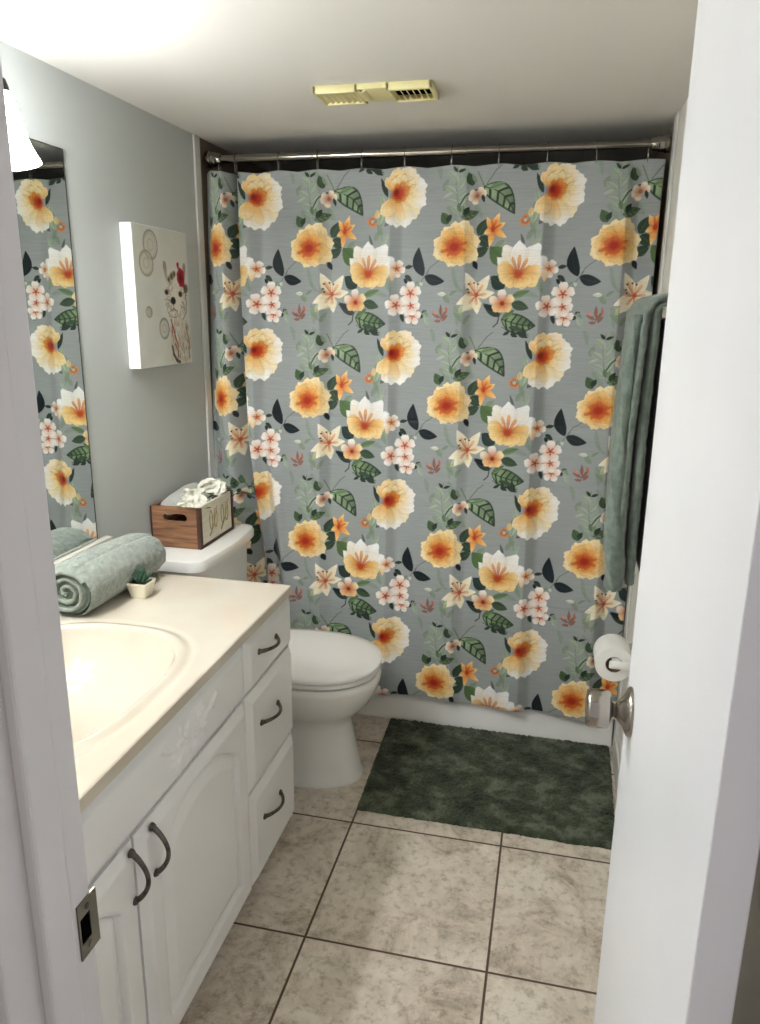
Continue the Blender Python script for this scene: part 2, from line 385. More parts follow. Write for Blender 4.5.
# ------------------------------------------------------------------ bathtub
t = thing('bathtub', (0.76, 0.38, 0), 'white bathtub behind the floral shower curtain, its plain front just above the mat', 'bathtub')
def rrect(x0, x1, y0, y1, r, z, n=8):
    pts = []
    for cx, cy, a0 in ((x1-r, y1-r, 0), (x0+r, y1-r, 90), (x0+r, y0+r, 180), (x1-r, y0+r, 270)):
        for k in range(n+1):
            a = math.radians(a0+90*k/n); pts.append((cx+r*math.cos(a), cy+r*math.sin(a), z))
    return pts
X0, X1, Y0, Y1 = 0.009, W-0.009, 0.0, YB-0.002
rings = [rrect(X0, X1, Y0, Y1, 0.004, 0.0), rrect(X0, X1, Y0, Y1, 0.004, 0.015), rrect(X0, X1, Y0+0.004, Y1, 0.004, 0.022), rrect(X0, X1, Y0+0.006, Y1, 0.006, 0.385), rrect(X0+0.003, X1-0.003, Y0+0.012, Y1-0.003, 0.01, 0.397), rrect(X0+0.01, X1-0.01, Y0+0.022, Y1-0.01, 0.015, 0.40),
         rrect(X0+0.06, X1-0.06, Y0+0.075, Y1-0.06, 0.09, 0.40), rrect(X0+0.075, X1-0.075, Y0+0.09, Y1-0.075, 0.10, 0.385), rrect(X0+0.12, X1-0.12, Y0+0.12, Y1-0.11, 0.12, 0.16), rrect(X0+0.2, X1-0.2, Y0+0.18, Y1-0.17, 0.12, 0.09)]
obj('tub_shell', add_rings(bmesh.new(), rings, True, True), M_porc, t, 40)
obj('drain', add_lathe(bmesh.new(), [(0.03, 0), (0.03, 0.003), (0.02, 0.005)], (0.35, 0.38, 0.0895), (0, 0, 1), 20), M_nickel, t, 40)

# ------------------------------------------------------------------ curtain rod
ZR, YR = 2.0255, 0.03
t = thing('curtain_rod', (0.76, YR, ZR), 'polished steel shower curtain rod running wall to wall under the ceiling', 'curtain rod')
bm = bmesh.new(); add_tube(bm, [(0.02, YR, ZR), (0.9, YR, ZR)], 0.0128, 20); obj('rod', bm, M_rod, t, 40)
bm = bmesh.new(); add_tube(bm, [(0.88, YR, ZR), (1.50, YR, ZR)], 0.0112, 20); obj('inner_rod', bm, M_rod, t, 40)
for x, d in ((0.008, 1), (W-0.008, -1)):
    obj('end_cap', add_lathe(bmesh.new(), [(0.027, 0), (0.027, 0.012), (0.0235, 0.016), (0.0235, 0.030), (0.020, 0.033), (0.020, 0.046), (0.017, 0.052)], (x, YR, ZR), (d, 0, 0), 28), M_rod, t, 35)

# ------------------------------------------------------------------ shower curtain with its printed flowers
PU, PV, PX = 0.5015, 0.516, 0.0005           # repeat of the print, metres; raster step
TW, TH = int(round(PU/PX)), int(round(PV/PX))
P = Paint(TW, TH, (158, 162, 161))
KX, KY = 0.000728/PX, 0.000688/PX
def q(cx, cy): return (0.000728*(cx-385)+0.0000246*(cy-430))/PX, 0.000688*(cy-430)/PX      # print units -> raster
SAGE = (128, 146, 120); SAGE2 = (160, 176, 150); DKG = (40, 56, 42); DKB = (20, 30, 34); MID = (86, 112, 74); PALE = (196, 204, 184)
def lf(x, y, x2, y2, w, c, **k):
    a = q(x, y); b = q(x2, y2); P.leaf(a[0], a[1], b[0], b[1], w*KX, c, **k)
def sk(pts, r, c, a=0.9): P.stroke([q(*p) for p in pts], r*KX, c, a)
def pt(x, y, ang, L, w, ci, co, **k):
    a = q(x, y); P.petal(a[0], a[1], ang, L*KX, w*KX, ci, co, **k)
def dt(x, y, rx, ry, c, **k):
    a = q(x, y); P.dot(a[0], a[1], rx*KX, ry*KX, c, **k)
# faint background foliage
for a in ((20, 330, 45, 230), (45, 380, 30, 300), (730, 330, 745, 240), (360, 690, 330, 640), (700, 400, 735, 350), (330, 180, 350, 130), (560, 440, 600, 400)):
    lf(*a, 15, SAGE, a=0.8)
for a in ((300, 60, 318, 130, 15), (560, 640, 640, 560, 26), (395, 620, 372, 520, 14), (740, 560, 772, 640, 16), (345, 250, 395, 330, 22), (500, 300, 470, 230, 20), (680, 640, 760, 660, 18), (85, 640, 60, 560, 16), (385, 700, 400, 800, 16), (420, 640, 380, 590, 12), (60, 100, 30, 30, 12), (420, 60, 440, 180, 20), (545, 690, 600, 640, 16)):
    lf(*a, (134, 150, 130), vein=(108, 128, 104), a=0.6)
for a in ((415, 780, 400, 720, 12), (425, 790, 455, 740, 12), (410, 760, 380, 735, 9)): lf(*a, SAGE, vein=(118, 138, 112), a=0.8)
# upright sage sprig
sk([(395, 75), (385, 150), (392, 225), (405, 300)], 2, (122, 142, 116))
for a in ((388, 150, 368, 85, 16), (388, 175, 428, 120, 15), (390, 200, 330, 155, 16), (392, 215, 440, 170, 14), (385, 130, 345, 95, 12), (395, 240, 338, 220, 14), (398, 250, 436, 200, 14), (400, 280, 360, 250, 13), (402, 270, 440, 240, 13), (372, 190, 320, 213, 6)):
    lf(*a, SAGE2 if a[4] > 9 else PALE, vein=(104, 126, 98), a=0.62)
lf(392, 100, 372, 75, 8, DKG); lf(395, 100, 430, 85, 7, DKG)
lf(405, 275, 395, 235, 12, MID, vein=DKG, a=0.8); lf(420, 290, 418, 240, 11, SAGE, vein=DKG)
# large veined leaf with grass stems and a bud
sk([(510, 165), (480, 95)], 2, MID); sk([(515, 165), (505, 90)], 1.7, SAGE2); sk([(520, 150), (560, 95), (585, 75)], 2, (96, 104, 92)); sk([(500, 130), (520, 90)], 1.5, SAGE2)
sk([(512, 168), (460, 175), (425, 205), (405, 240)], 3, DKG); sk([(505, 170), (440, 215), (415, 250)], 2, SAGE)
lf(500, 205, 548, 152, 14, SAGE2, a=0.9)
lf(505, 162, 644, 285, 46, (44, 62, 44), light=(158, 180, 142), vein=(36, 52, 38), curl=-0.14, nv=5)
lf(530, 172, 600, 150, 13, (118, 142, 104), vein=DKG)
lf(458, 155, 440, 98, 20, (52, 70, 50), vein=(96, 118, 88)); lf(475, 140, 455, 100, 10, SAGE)
for an, L in ((200, 40), (150, 36), (250, 38), (60, 40), (20, 42)): pt(478, 200, an, L, 15, (196, 130, 96), (244, 232, 210), frill=0.02)
dt(478, 200, 8, 8, (170, 96, 60))
lf(500, 195, 508, 232, 8, DKG)
# leaf behind the rose, upper right and left
lf(410, 300, 485, 270, 20, (66, 88, 60), light=(120, 142, 104), vein=(44, 60, 42), nv=4); lf(420, 290, 445, 250, 13, DKG)
lf(350, 330, 322, 275, 22, (72, 96, 62), vein=(50, 66, 46)); lf(345, 320, 365, 285, 12, DKG)
lf(485, 380, 520, 305, 24, (52, 72, 54), vein=(104, 124, 96)); lf(490, 385, 540, 430, 26, (48, 66, 50), vein=(104, 124, 96))
lf(470, 470, 530, 435, 22, (50, 68, 52), vein=(100, 120, 92)); lf(465, 495, 482, 535, 12, DKB)
# twig of two dark blue leaves
sk([(330, 480), (270, 525), (225, 595), (195, 640)], 2.2, (110, 122, 112)); sk([(262, 540), (250, 570)], 2, (96, 108, 100))
lf(236, 565, 217, 430, 27, DKB, vein=(44, 58, 60), curl=-0.11); lf(244, 568, 338, 590, 24, DKB, vein=(58, 74, 72), curl=0.06)
lf(225, 592, 232, 612, 8, PALE); lf(150, 525, 190, 518, 9, DKG); lf(150, 560, 185, 590, 12, DKG); lf(215, 590, 180, 615, 8, SAGE)
# leaves round the magnolia
lf(600, 510, 538, 430, 40, (84, 112, 66), vein=(56, 78, 48), curl=0.05); lf(605, 620, 545, 565, 32, (40, 58, 54), vein=(76, 96, 86))
lf(720, 455, 768, 360, 13, SAGE2, a=0.8); lf(690, 430, 672, 370, 7, DKG, a=0.7)
lf(640, 660, 720, 630, 15, (104, 128, 90), vein=DKG); lf(640, 690, 718, 712, 22, (58, 78, 54), vein=(98, 120, 88))
# lower leaf cluster
sk([(590, 715), (580, 780), (560, 800)], 3, (52, 62, 60)); sk([(588, 745), (620, 700)], 2, DKG)
lf(596, 762, 752, 792, 44, (46, 66, 46), light=(138, 162, 120), vein=(36, 52, 38), nv=6, curl=0.05); lf(600, 760, 655, 720, 14, (96, 120, 84), vein=DKG)
lf(585, 750, 512, 690, 20, (40, 58, 48), vein=(84, 104, 84)); lf(575, 720, 510, 700, 12, DKB); lf(630, 800, 700, 815, 12, (60, 80, 60)); lf(640, 830, 672, 845, 10, DKG); lf(690, 800, 712, 845, 9, DKG)
sk([(600, 800), (650, 828), (720, 835)], 1.6, DKG)
# orange bud sprig
lf(720, 330, 745, 225, 17, SAGE2, vein=(110, 130, 102)); lf(710, 300, 716, 255, 12, (214, 188, 132)); sk([(700, 310), (730, 350), (738, 400)], 2, SAGE)
for an in (90, 180, 250, 320): pt(690, 312, an, 26, 11, (170, 66, 34), (222, 146, 84), frill=0.02)
dt(690, 312, 8, 8, (196, 190, 160))
# russet sprig and small leaves
sk([(320, 700), (325, 750), (318, 780)], 1.6, (92, 76, 66))
for a in ((322, 750, 322, 700, 9), (320, 760, 280, 740, 9), (326, 765, 352, 720, 9), (320, 775, 290, 775, 8), (328, 775, 355, 745, 8)): lf(*a, (148, 98, 82), vein=(84, 62, 54), a=0.9)
lf(305, 745, 282, 725, 7, (196, 140, 128)); lf(352, 735, 345, 705, 7, (186, 112, 96))
lf(345, 650, 302, 648, 9, (206, 208, 192)); lf(360, 655, 395, 630, 8, SAGE)
lf(232, 735, 255, 728, 8, DKG); lf(235, 745, 218, 765, 10, DKG); lf(245, 750, 268, 800, 13, SAGE2, a=0.8); lf(240, 730, 262, 755, 9, SAGE)
lf(130, 740, 142, 785, 10, DKG); lf(185, 760, 192, 800, 12, (70, 90, 66)); lf(160, 600, 145, 575, 8, DKB)
# camellia, seen from the side, white rimmed
OR, PE, CR, WH = (196, 60, 22), (232, 164, 88), (246, 218, 160), (252, 248, 240)
lf(75, 200, 45, 110, 12, DKG); lf(72, 290, 42, 180, 14, SAGE2, vein=MID); lf(88, 300, 58, 335, 12, DKG, a=0.7); lf(92, 150, 62, 116, 14, DKB)
c0 = (122, 190)
YE = (244, 204, 128)
for an, L, w, ci, mid, co in ((262, 138, 42, (236, 190, 116), (246, 222, 170), WH), (236, 112, 38, (226, 158, 90), YE, (248, 224, 170)), (318, 128, 50, (236, 180, 104), (248, 222, 160), (250, 236, 200)), (352, 130, 48, PE, (250, 230, 190), WH), (24, 132, 48, PE, (250, 228, 186), WH), (56, 124, 46, PE, (246, 206, 136), (252, 238, 210)), (88, 106, 44, (224, 136, 62), YE, (248, 222, 160)), (116, 92, 36, (222, 140, 70), (242, 196, 116), (246, 216, 160)), (288, 140, 46, (236, 184, 108), (248, 226, 174), WH)):
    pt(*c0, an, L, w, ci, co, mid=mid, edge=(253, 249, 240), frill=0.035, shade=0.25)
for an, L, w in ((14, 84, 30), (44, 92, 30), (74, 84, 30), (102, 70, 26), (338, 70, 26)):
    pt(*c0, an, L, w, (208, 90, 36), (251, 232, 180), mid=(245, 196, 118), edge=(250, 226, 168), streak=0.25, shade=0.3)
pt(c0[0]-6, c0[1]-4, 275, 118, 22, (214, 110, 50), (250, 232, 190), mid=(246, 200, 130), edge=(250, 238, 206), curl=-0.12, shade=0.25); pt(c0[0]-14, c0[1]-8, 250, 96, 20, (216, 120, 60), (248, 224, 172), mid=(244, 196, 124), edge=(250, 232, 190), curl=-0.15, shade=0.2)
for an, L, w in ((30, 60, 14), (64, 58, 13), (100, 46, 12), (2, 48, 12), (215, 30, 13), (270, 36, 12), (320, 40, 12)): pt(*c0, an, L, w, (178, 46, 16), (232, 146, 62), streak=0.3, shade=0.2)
for p_ in ([(92, 130), (104, 114), (122, 106)], [(138, 114), (150, 102), (158, 100)], [(150, 150), (170, 132), (188, 126)], [(168, 164), (186, 150), (204, 146)]): sk(p_, 1.5, (176, 104, 48), 0.55)
dt(120, 186, 25, 24, (186, 48, 20), soft=0.6); dt(114, 182, 11, 13, (132, 26, 14), soft=0.6)
# full rose
c0 = (385, 425)
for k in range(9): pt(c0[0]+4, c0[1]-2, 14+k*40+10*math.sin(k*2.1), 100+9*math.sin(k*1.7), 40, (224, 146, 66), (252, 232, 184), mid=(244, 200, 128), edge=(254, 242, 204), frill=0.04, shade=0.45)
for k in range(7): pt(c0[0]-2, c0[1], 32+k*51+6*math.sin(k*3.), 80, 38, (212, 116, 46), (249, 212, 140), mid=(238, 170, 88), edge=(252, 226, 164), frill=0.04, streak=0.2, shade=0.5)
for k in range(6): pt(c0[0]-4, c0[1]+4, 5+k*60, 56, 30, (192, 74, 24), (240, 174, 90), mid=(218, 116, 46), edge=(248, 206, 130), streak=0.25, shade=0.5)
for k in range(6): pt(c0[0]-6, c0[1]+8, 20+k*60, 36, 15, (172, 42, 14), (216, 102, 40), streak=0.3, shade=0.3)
for an, L in ((200, 66), (232, 50), (20, 60), (345, 54), (160, 48), (290, 40)): pt(c0[0]-5, c0[1]+8, an, L, 8, (176, 46, 16), (214, 110, 44), a=0.9)
dt(c0[0]-6, c0[1]+8, 17, 15, (172, 38, 14), soft=0.6)
for p_ in ([(412, 372), (440, 378), (462, 396)], [(332, 378), (352, 356), (378, 346)], [(440, 452), (462, 446), (474, 430)], [(320, 440), (326, 466), (344, 486)], [(400, 492), (426, 486), (444, 474)]): sk(p_, 1.1, (196, 116, 44), 0.4)
# magnolia
c0 = (665, 565)
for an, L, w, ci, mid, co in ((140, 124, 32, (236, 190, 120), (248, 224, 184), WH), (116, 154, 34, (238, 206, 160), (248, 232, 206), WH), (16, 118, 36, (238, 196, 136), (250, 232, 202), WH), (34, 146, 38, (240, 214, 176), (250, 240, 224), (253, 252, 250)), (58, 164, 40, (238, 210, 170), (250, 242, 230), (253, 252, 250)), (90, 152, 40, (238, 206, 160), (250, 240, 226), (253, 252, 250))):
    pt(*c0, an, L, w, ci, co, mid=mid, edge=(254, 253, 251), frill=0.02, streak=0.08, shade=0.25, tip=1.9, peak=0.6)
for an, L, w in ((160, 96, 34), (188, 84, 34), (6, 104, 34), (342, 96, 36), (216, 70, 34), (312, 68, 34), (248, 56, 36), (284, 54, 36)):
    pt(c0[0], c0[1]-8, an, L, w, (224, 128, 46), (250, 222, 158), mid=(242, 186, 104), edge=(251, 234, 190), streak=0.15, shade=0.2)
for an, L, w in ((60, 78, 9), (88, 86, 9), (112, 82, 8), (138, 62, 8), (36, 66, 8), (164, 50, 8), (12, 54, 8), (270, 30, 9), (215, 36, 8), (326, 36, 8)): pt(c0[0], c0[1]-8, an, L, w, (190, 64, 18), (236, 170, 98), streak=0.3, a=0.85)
dt(c0[0], c0[1]-10, 15, 16, (188, 64, 20), soft=0.7)
# lily
c0 = (478, 655)
lf(440, 700, 400, 740, 16, (176, 186, 130), a=0.9); lf(470, 690, 445, 725, 14, (190, 196, 140))
for an, L, w in ((205, 92, 24), (232, 92, 26), (278, 82, 23), (10, 86, 22), (58, 108, 25), (116, 112, 26)):
    pt(*c0, an, L, w, (240, 216, 170), (251, 246, 228), mid=(247, 236, 204), edge=(253, 250, 238), peak=0.42, frill=0.015, streak=0.1, tip=1.35, shade=0.2)
for an, L in ((116, 70), (58, 60), (10, 50), (232, 46), (278, 44), (170, 44)): pt(*c0, an, L, 7, (198, 92, 62), (232, 190, 150), a=0.85)
for an, L in ((140, 46), (120, 62), (98, 60), (80, 54), (155, 34)):
    x2, y2 = c0[0]+L*math.cos(math.radians(an)), c0[1]-L*math.sin(math.radians(an)); sk([c0, (x2, y2)], 1.6, (206, 130, 90)); dt(x2, y2, 5, 4, (84, 42, 28))
dt(c0[0]+3, c0[1]-4, 9, 11, (198, 84, 56))
# small orange lily
c0 = (548, 352)
for an, L, w in ((70, 74, 18), (28, 62, 17), (330, 74, 16), (262, 78, 15), (205, 44, 15), (120, 60, 16)): pt(*c0, an, L, w, (224, 112, 44), (250, 216, 150), mid=(244, 176, 92), edge=(251, 228, 174), peak=0.40, frill=0.015, tip=1.3, shade=0.2)
for an in (70, 30, 100): pt(*c0, an, 44, 6, (192, 60, 20), (232, 140, 70))
dt(c0[0], c0[1], 9, 12, (196, 66, 26))
# small peach flower
c0 = (598, 690)
for an, L, w, co in ((95, 62, 20, WH), (30, 58, 20, (250, 226, 178)), (325, 50, 20, (246, 210, 150)), (265, 40, 20, (244, 200, 140)), (215, 50, 20, (246, 206, 148)), (160, 62, 19, (250, 236, 210))): pt(*c0, an, L, w, (216, 116, 56), co, edge=(250, 232, 196), frill=0.02)
dt(c0[0], c0[1], 10, 10, (150, 54, 30))
# blossom cluster
def blossom(x, y, r, rot, heart=(178, 70, 52), inner=(238, 196, 168)):
    for k in range(5): pt(x, y, rot+72*k, r, r*0.40, inner, (252, 245, 238), edge=(253, 249, 245), frill=0.03, streak=0.06)
    for k in range(5): pt(x, y, rot+36+72*k, r*0.4, r*0.1, heart, (214, 140, 110))
    dt(x, y, r*0.13, r*0.13, heart)
blossom(185, 752, 42, 10); blossom(108, 702, 50, 30); blossom(178, 704, 44, 0); blossom(176, 645, 52, 18)
blossom(112, 530, 40, 60, (190, 80, 40), (232, 180, 120)); pt(92, 590, 90, 50, 16, (240, 206, 160), (248, 230, 200))
# dark trailing leaves by the top edge
sk([(640, 62), (690, 80), (740, 92)], 1.6, DKG)
for a in ((660, 70, 630, 88, 8), (690, 80, 735, 74, 9), (700, 84, 745, 98, 9), (680, 76, 668, 55, 7)): lf(*a, (44, 58, 50))
TILE = P.im.copy()
TILE = TILE*(0.97+0.06*vnoise(TILE.shape[:2], (3, 60), 5)[..., None])

def sample_tile(u, v):
    x = (u/PX) % TW; y = (-v/PX) % TH
    xi = np.floor(x).astype(int); yi = np.floor(y).astype(int); fx = (x-xi)[..., None]; fy = (y-yi)[..., None]
    x1 = (xi+1) % TW; y1 = (yi+1) % TH; xi %= TW; yi %= TH
    return (TILE[yi, xi]*(1-fx)+TILE[yi, x1]*fx)*(1-fy)+(TILE[y1, xi]*(1-fx)+TILE[y1, x1]*fx)*fy

HOOKS = [0.052, 0.112, 0.268, 0.405, 0.556, 0.700, 0.853, 1.003, 1.153, 1.301, 1.452]
ST = 0.0019
nz = int(1.863/ST); zz = np.linspace(1.983, 0.120, nz)
def path(z, n_main, n_hid, n_strip):
    """plan line of the cloth from right edge to left, for every height z -> X, Y, u arrays"""
    zc = z[:, None]
    e = np.interp(zc, [0.1, 0.6, 1.07, 1.56, 1.98], [0.25, 0.198, 0.142, 0.123, 0.118])
    base = np.interp(zc, [0.1, 0.45, 1.0, 1.98], [-0.044, -0.044, -0.016, 0.026])
    drop = np.clip((1.983-zc)/0.12, 0, 1)
    tm = np.linspace(0, 1, n_main)[None]
    xr = np.interp(zc, [0.1, 0.9, 1.5], [1.512, 1.508, 1.503]); X = xr-(xr-e)*tm+0*zc
    # packing creases: panel sinks quickly right of each crease and comes back slowly
    cr = np.interp(zc, [0.1, 1.95], [0.012, 0.0])
    ph = ((X-0.405-cr)/0.249) % 1.0
    rip = np.where(ph < 0.17, sm(-0.06, 0.17, ph)-0.0, 1-sm(0.17, 1.0, ph)**1.3*(1-float(sm(-0.06, 0.17, 0.0))))
    amp = 0.034*(0.8+0.2*np.sin(X*5.1+0.6))
    Y = base+amp*rip*drop+0.006*np.sin(X*9+zc*2.3)*drop+0.0022*np.sin(X*31+zc*7)*drop
    # fine sagging between the hooks along the top hem
    Y = Y+0.004*(1-drop)*np.sin(X*41)
    # soft vertical fold low on the left
    Y = Y-0.030*np.exp(-((X-e-0.075)/0.026)**2)*sm(1.3, 0.75, zc)+0.016*np.exp(-((X-e-0.035)/0.02)**2)*sm(1.3, 0.75, zc)
    Y = Y+0.0016*np.exp(-((zc-1.16)/0.004)**2)+0.0016*np.exp(-((zc-0.52)/0.004)**2)
    u = X+0.018*(1.742-zc)/1.55-0.374
    # rolled edge and hidden return
    th = np.linspace(0, 1, n_hid+2)[None, 1:-1]
    ye = Y[:, -1:]; xs0 = e-0.012
    Xh = e-0.005*np.sin(th*PI)-0.012*th+0*zc; Yh = ye*(1-th)+(base+0.06*np.interp(zc, [0.40, 0.75], [0.35, 1.0]))*th+0*zc
    Xh = Xh+0.012*np.sin(th*PI)*0
    # outer fold beside the wall
    tw = np.linspace(0, 1, n_strip)[None]; lowk = np.interp(zc, [0.40, 0.75], [0.35, 1.0])
    xl = 0.006+0*zc
    Xs = xs0*(1-tw)+xl*tw
    Ys = base+lowk*(0.06*(1-sm(0, 0.35, tw))-0.045*sm(0.0, 0.6, tw)+0.050*sm(0.62, 1.0, tw)+0.008*np.sin(tw*9+zc*1.5)*sm(0.0, 0.3, tw))
    uL = e+0.018*(1.742-zc)/1.55-0.374
    us1, us0 = -0.215-0.374, -0.012-0.374
    uh = uL*(1-th)+us0*th; us = us0*(1-tw)+us1*tw+0*zc
    return np.concatenate([X, Xh, Xs], 1), np.concatenate([Y, Yh, Ys], 1), np.concatenate([u, uh, us], 1)
Xc, Yc, Uc = path(zz, int(1.375/ST), 30, 110)
dip = np.zeros_like(Xc)
hk = np.array(HOOKS); gap = np.min(np.abs(Xc[..., None]-hk), -1)
top = np.clip(1-(1.983-zz[:, None])/0.25, 0, 1)
Zc = zz[:, None]-0.006*np.clip(gap/0.075, 0, 1)**1.5*top
bot = np.clip(1-(zz[:, None]-0.12)/0.5, 0, 1)
Zc = Zc-0.010*bot*(Xc-0.76)+0.003*np.sin(Xc*17)*bot
Cc = sample_tile(Uc, zz[:, None]-1.736+0*Uc)
me = grid_mesh('shower_curtain', np.stack([Xc, Yc, Zc], -1)); set_colors(me, Cc.reshape(-1, 3))
curt = link('shower_curtain', me, M_curtain, None, (0.76, 0.0, 0.12))
tag(curt, 'long grey shower curtain printed with orange and white flowers, hanging from the rod', 'shower curtain')
ORDN = ['leftmost', 'second', 'third', 'fourth', 'fifth', 'sixth', 'seventh', 'eighth', 'ninth', 'tenth', 'rightmost']
hook0 = None
for k, hx in enumerate(HOOKS):
    lab = ('thin steel curtain hook on the rod, %s from the left wall' % ORDN[k]) if 0 < k < 10 else ('thin steel curtain hook on the rod, %s of the row, nearest the %s wall' % (ORDN[k], 'left' if k == 0 else 'right'))
    if hook0 is None:
        bm = bmesh.new(); pts = []
        for a in np.linspace(-60, 240, 22): pts.append((0.0, 0.0165*math.cos(math.radians(a)), 0.0165*math.sin(math.radians(a))))
        pts = [(0.0, 0.002, -0.049), (0.0, 0.0075, -0.046), (0.0, 0.0078, -0.040)]+[(0, 0.0082, -0.020)]+pts+[(0, -0.0082, -0.020), (0, -0.007, -0.040), (0, -0.004, -0.048), (0, 0.0, -0.050)]
        add_tube(bm, pts, 0.0013, 8)
        hook0 = obj('curtain_hook', bm, M_rod, None, 60); h = hook0
    else:
        h = hook0.copy(); COL.objects.link(h)
    h.location = (hx, YR, ZR); tag(h, lab, 'curtain hook', 'hooks along the curtain rod')

# ------------------------------------------------------------------ vanity
VX, ZT = 0.530, 0.80
t = thing('vanity_cabinet', (0.27, -1.40, 0), 'white bathroom vanity with arched cabinet doors and three drawers, under the cream counter', 'vanity')
VY0, VY1 = -2.094, -0.716
bm = BX(0.004, 0.016, VY0, VY1, 0.055, 0.772); add_box(bm, VX-0.018, VX, VY0, VY1, 0.055, 0.772); add_box(bm, 0.016, VX-0.018, VY0, VY0+0.016, 0.055, 0.772)
add_box(bm, 0.016, VX-0.018, VY1-0.016, VY1, 0.055, 0.772); add_box(bm, 0.016, VX-0.018, VY0+0.016, VY1-0.016, 0.055, 0.073); add_box(bm, 0.016, VX-0.018, -1.050, -1.034, 0.073, 0.772)
obj('body', bm, M_cab, t)
obj('toe_kick', BX(0.004, VX-0.045, VY0, VY1-0.002, 0.0, 0.058), M_cab, t)
obj('end_panel', BX(0.004, VX+0.004, VY1, VY1+0.012, 0.045, 0.772, bev=0.003), M_cab, t)
def relief(name, y0, y1, z0, z1, hfun, parent, step=0.004, thick=0.018, m=M_cab):
    """a front board: height field over (y,z) with edge chamfer, plus sides"""
    ny, nz_ = max(3, int((y1-y0)/step)), max(3, int((z1-z0)/step))
    yy, z_ = np.meshgrid(np.linspace(y0, y1, ny), np.linspace(z0, z1, nz_))
    ed = np.minimum(np.minimum(yy-y0, y1-yy), np.minimum(z_-z0, z1-z_))
    h = thick-0.013*(1-np.clip(ed/0.020, 0, 1))+hfun(yy, z_)
    Pm = np.stack([VX+0.002+h, yy, z_], -1)
    me = grid_mesh(name, Pm); bm = bmesh.new(); bm.from_mesh(me)
    be = [e for e in bm.edges if e.is_boundary]
    r = bmesh.ops.extrude_edge_only(bm, edges=be)
    for v in r['geom']:
        if isinstance(v, bmesh.types.BMVert): v.co.x = VX+0.001
    return obj(name, bm, m, parent, 28)
def arch_sd(y, z, yc, hw, zb, zsh, zp):
    """signed distance (approx, >0 inside) to a cathedral arched panel"""
    k = np.clip(np.abs(y-yc)/hw, 0, 1.5); topz = zsh+(zp-zsh)*np.clip(1-(k/1.0)**2, 0, 1)**0.9
    d = np.minimum(hw-np.abs(y-yc), z-zb); return np.minimum(d, (topz-z)*0.86)
def panel(yc):
    def f(y, z):
        d = arch_sd(y, z, yc, 0.182, 0.140, 0.505, 0.582)
        return -0.0075*np.exp(-((d-0.003)/0.0045)**2)-0.0105*sm(0.0, 0.003, d)*(1-np.clip((d-0.008)/0.026, 0, 1))
    return f
def pull(name, p0, p1, parent, out=0.030):
    """arched cup pull between two feet"""
    p0, p1 = Vector(p0), Vector(p1); pts = []; rad = []
    for k in range(19):
        s_ = k/18; pts.append(p0.lerp(p1, s_)+Vector((out*math.sin(PI*s_)**0.75, 0, 0))); rad.append(0.0044+0.0016*abs(2*s_-1)**3)
    bm = bmesh.new(); add_tube(bm, pts, rad, 12)
    for p in (p0, p1): add_lathe(bm, [(0.0085, -0.002), (0.008, 0.002), (0.0055, 0.006)], p, (1, 0, 0), 14)
    h = obj(name, bm, M_pewter, parent, 50); h['label'] = 'dark pewter arched pull'; return h
XF = VX+0.020
for yc, hy in ((-1.297, -1.504), (-1.803, -1.577)):
    d = relief('door', yc-0.249, yc+0.249, 0.070, 0.610, panel(yc), t, step=0.0035)
    pull('handle', (XF, hy, 0.500), (XF, hy, 0.600), d)
for z0, z1, zh in ((0.620, 0.765, 0.702), (0.346, 0.610, 0.505), (0.070, 0.334, 0.228)):
    d = relief('drawer', -1.036, -0.716, z0, z1, lambda y, z: 0*y, t)
    pull('handle', (XF, -0.967, zh+0.006), (XF, -0.850, zh-0.004 if z0 > .6 else zh), d, 0.026)
# false front above the doors with a carved spray of leaves
def carve(y, z):
    h = 0*y
    def curve(pts, w, a):
        nonlocal h
        pts = np.array(pts)
        for i in range(len(pts)-1):
            ax, az = pts[i]; bx, bz = pts[i+1]; L2 = (bx-ax)**2+(bz-az)**2
            tt = np.clip(((y-ax)*(bx-ax)+(z-az)*(bz-az))/L2, 0, 1)
            dd = np.hypot(y-ax-tt*(bx-ax), z-az-tt*(bz-az)); h = np.maximum(h, a*np.exp(-(dd/w)**2))
    cy, cz = -1.335, 0.690
    for ang, L, cv in ((8, 0.13, 0.25), (-22, 0.10, -0.3), (35, 0.09, 0.3), (172, 0.13, -0.25), (205, 0.10, 0.3), (145, 0.08, -0.3), (60, 0.05, 0.2), (120, 0.05, -0.2), (-60, 0.045, 0.2), (240, 0.045, -0.2), (90, 0.045, 0)):
        pts = []
        for s_ in np.linspace(0.1, 1, 8):
            a = math.radians(ang)+cv*(s_-0.4)*2; pts.append((cy+L*s_*math.cos(a), cz+L*s_*0.62*math.sin(a)))
        curve(pts, 0.0036, 0.0060)
        for s_, sd in ((3, 1), (5, -1)):
            p_ = pts[s_]; a = math.radians(ang)+sd*0.8; curve([p_, (p_[0]+0.024*math.cos(a), p_[1]+0.018*math.sin(a))], 0.0038, 0.0050)
    return h-0.0012*np.exp(-(((y-cy)/0.15)**2+((z-cz)/0.055)**2)**3)
f = relief('false_front', -2.052, -1.048, 0.620, 0.765, carve, t, step=0.003)
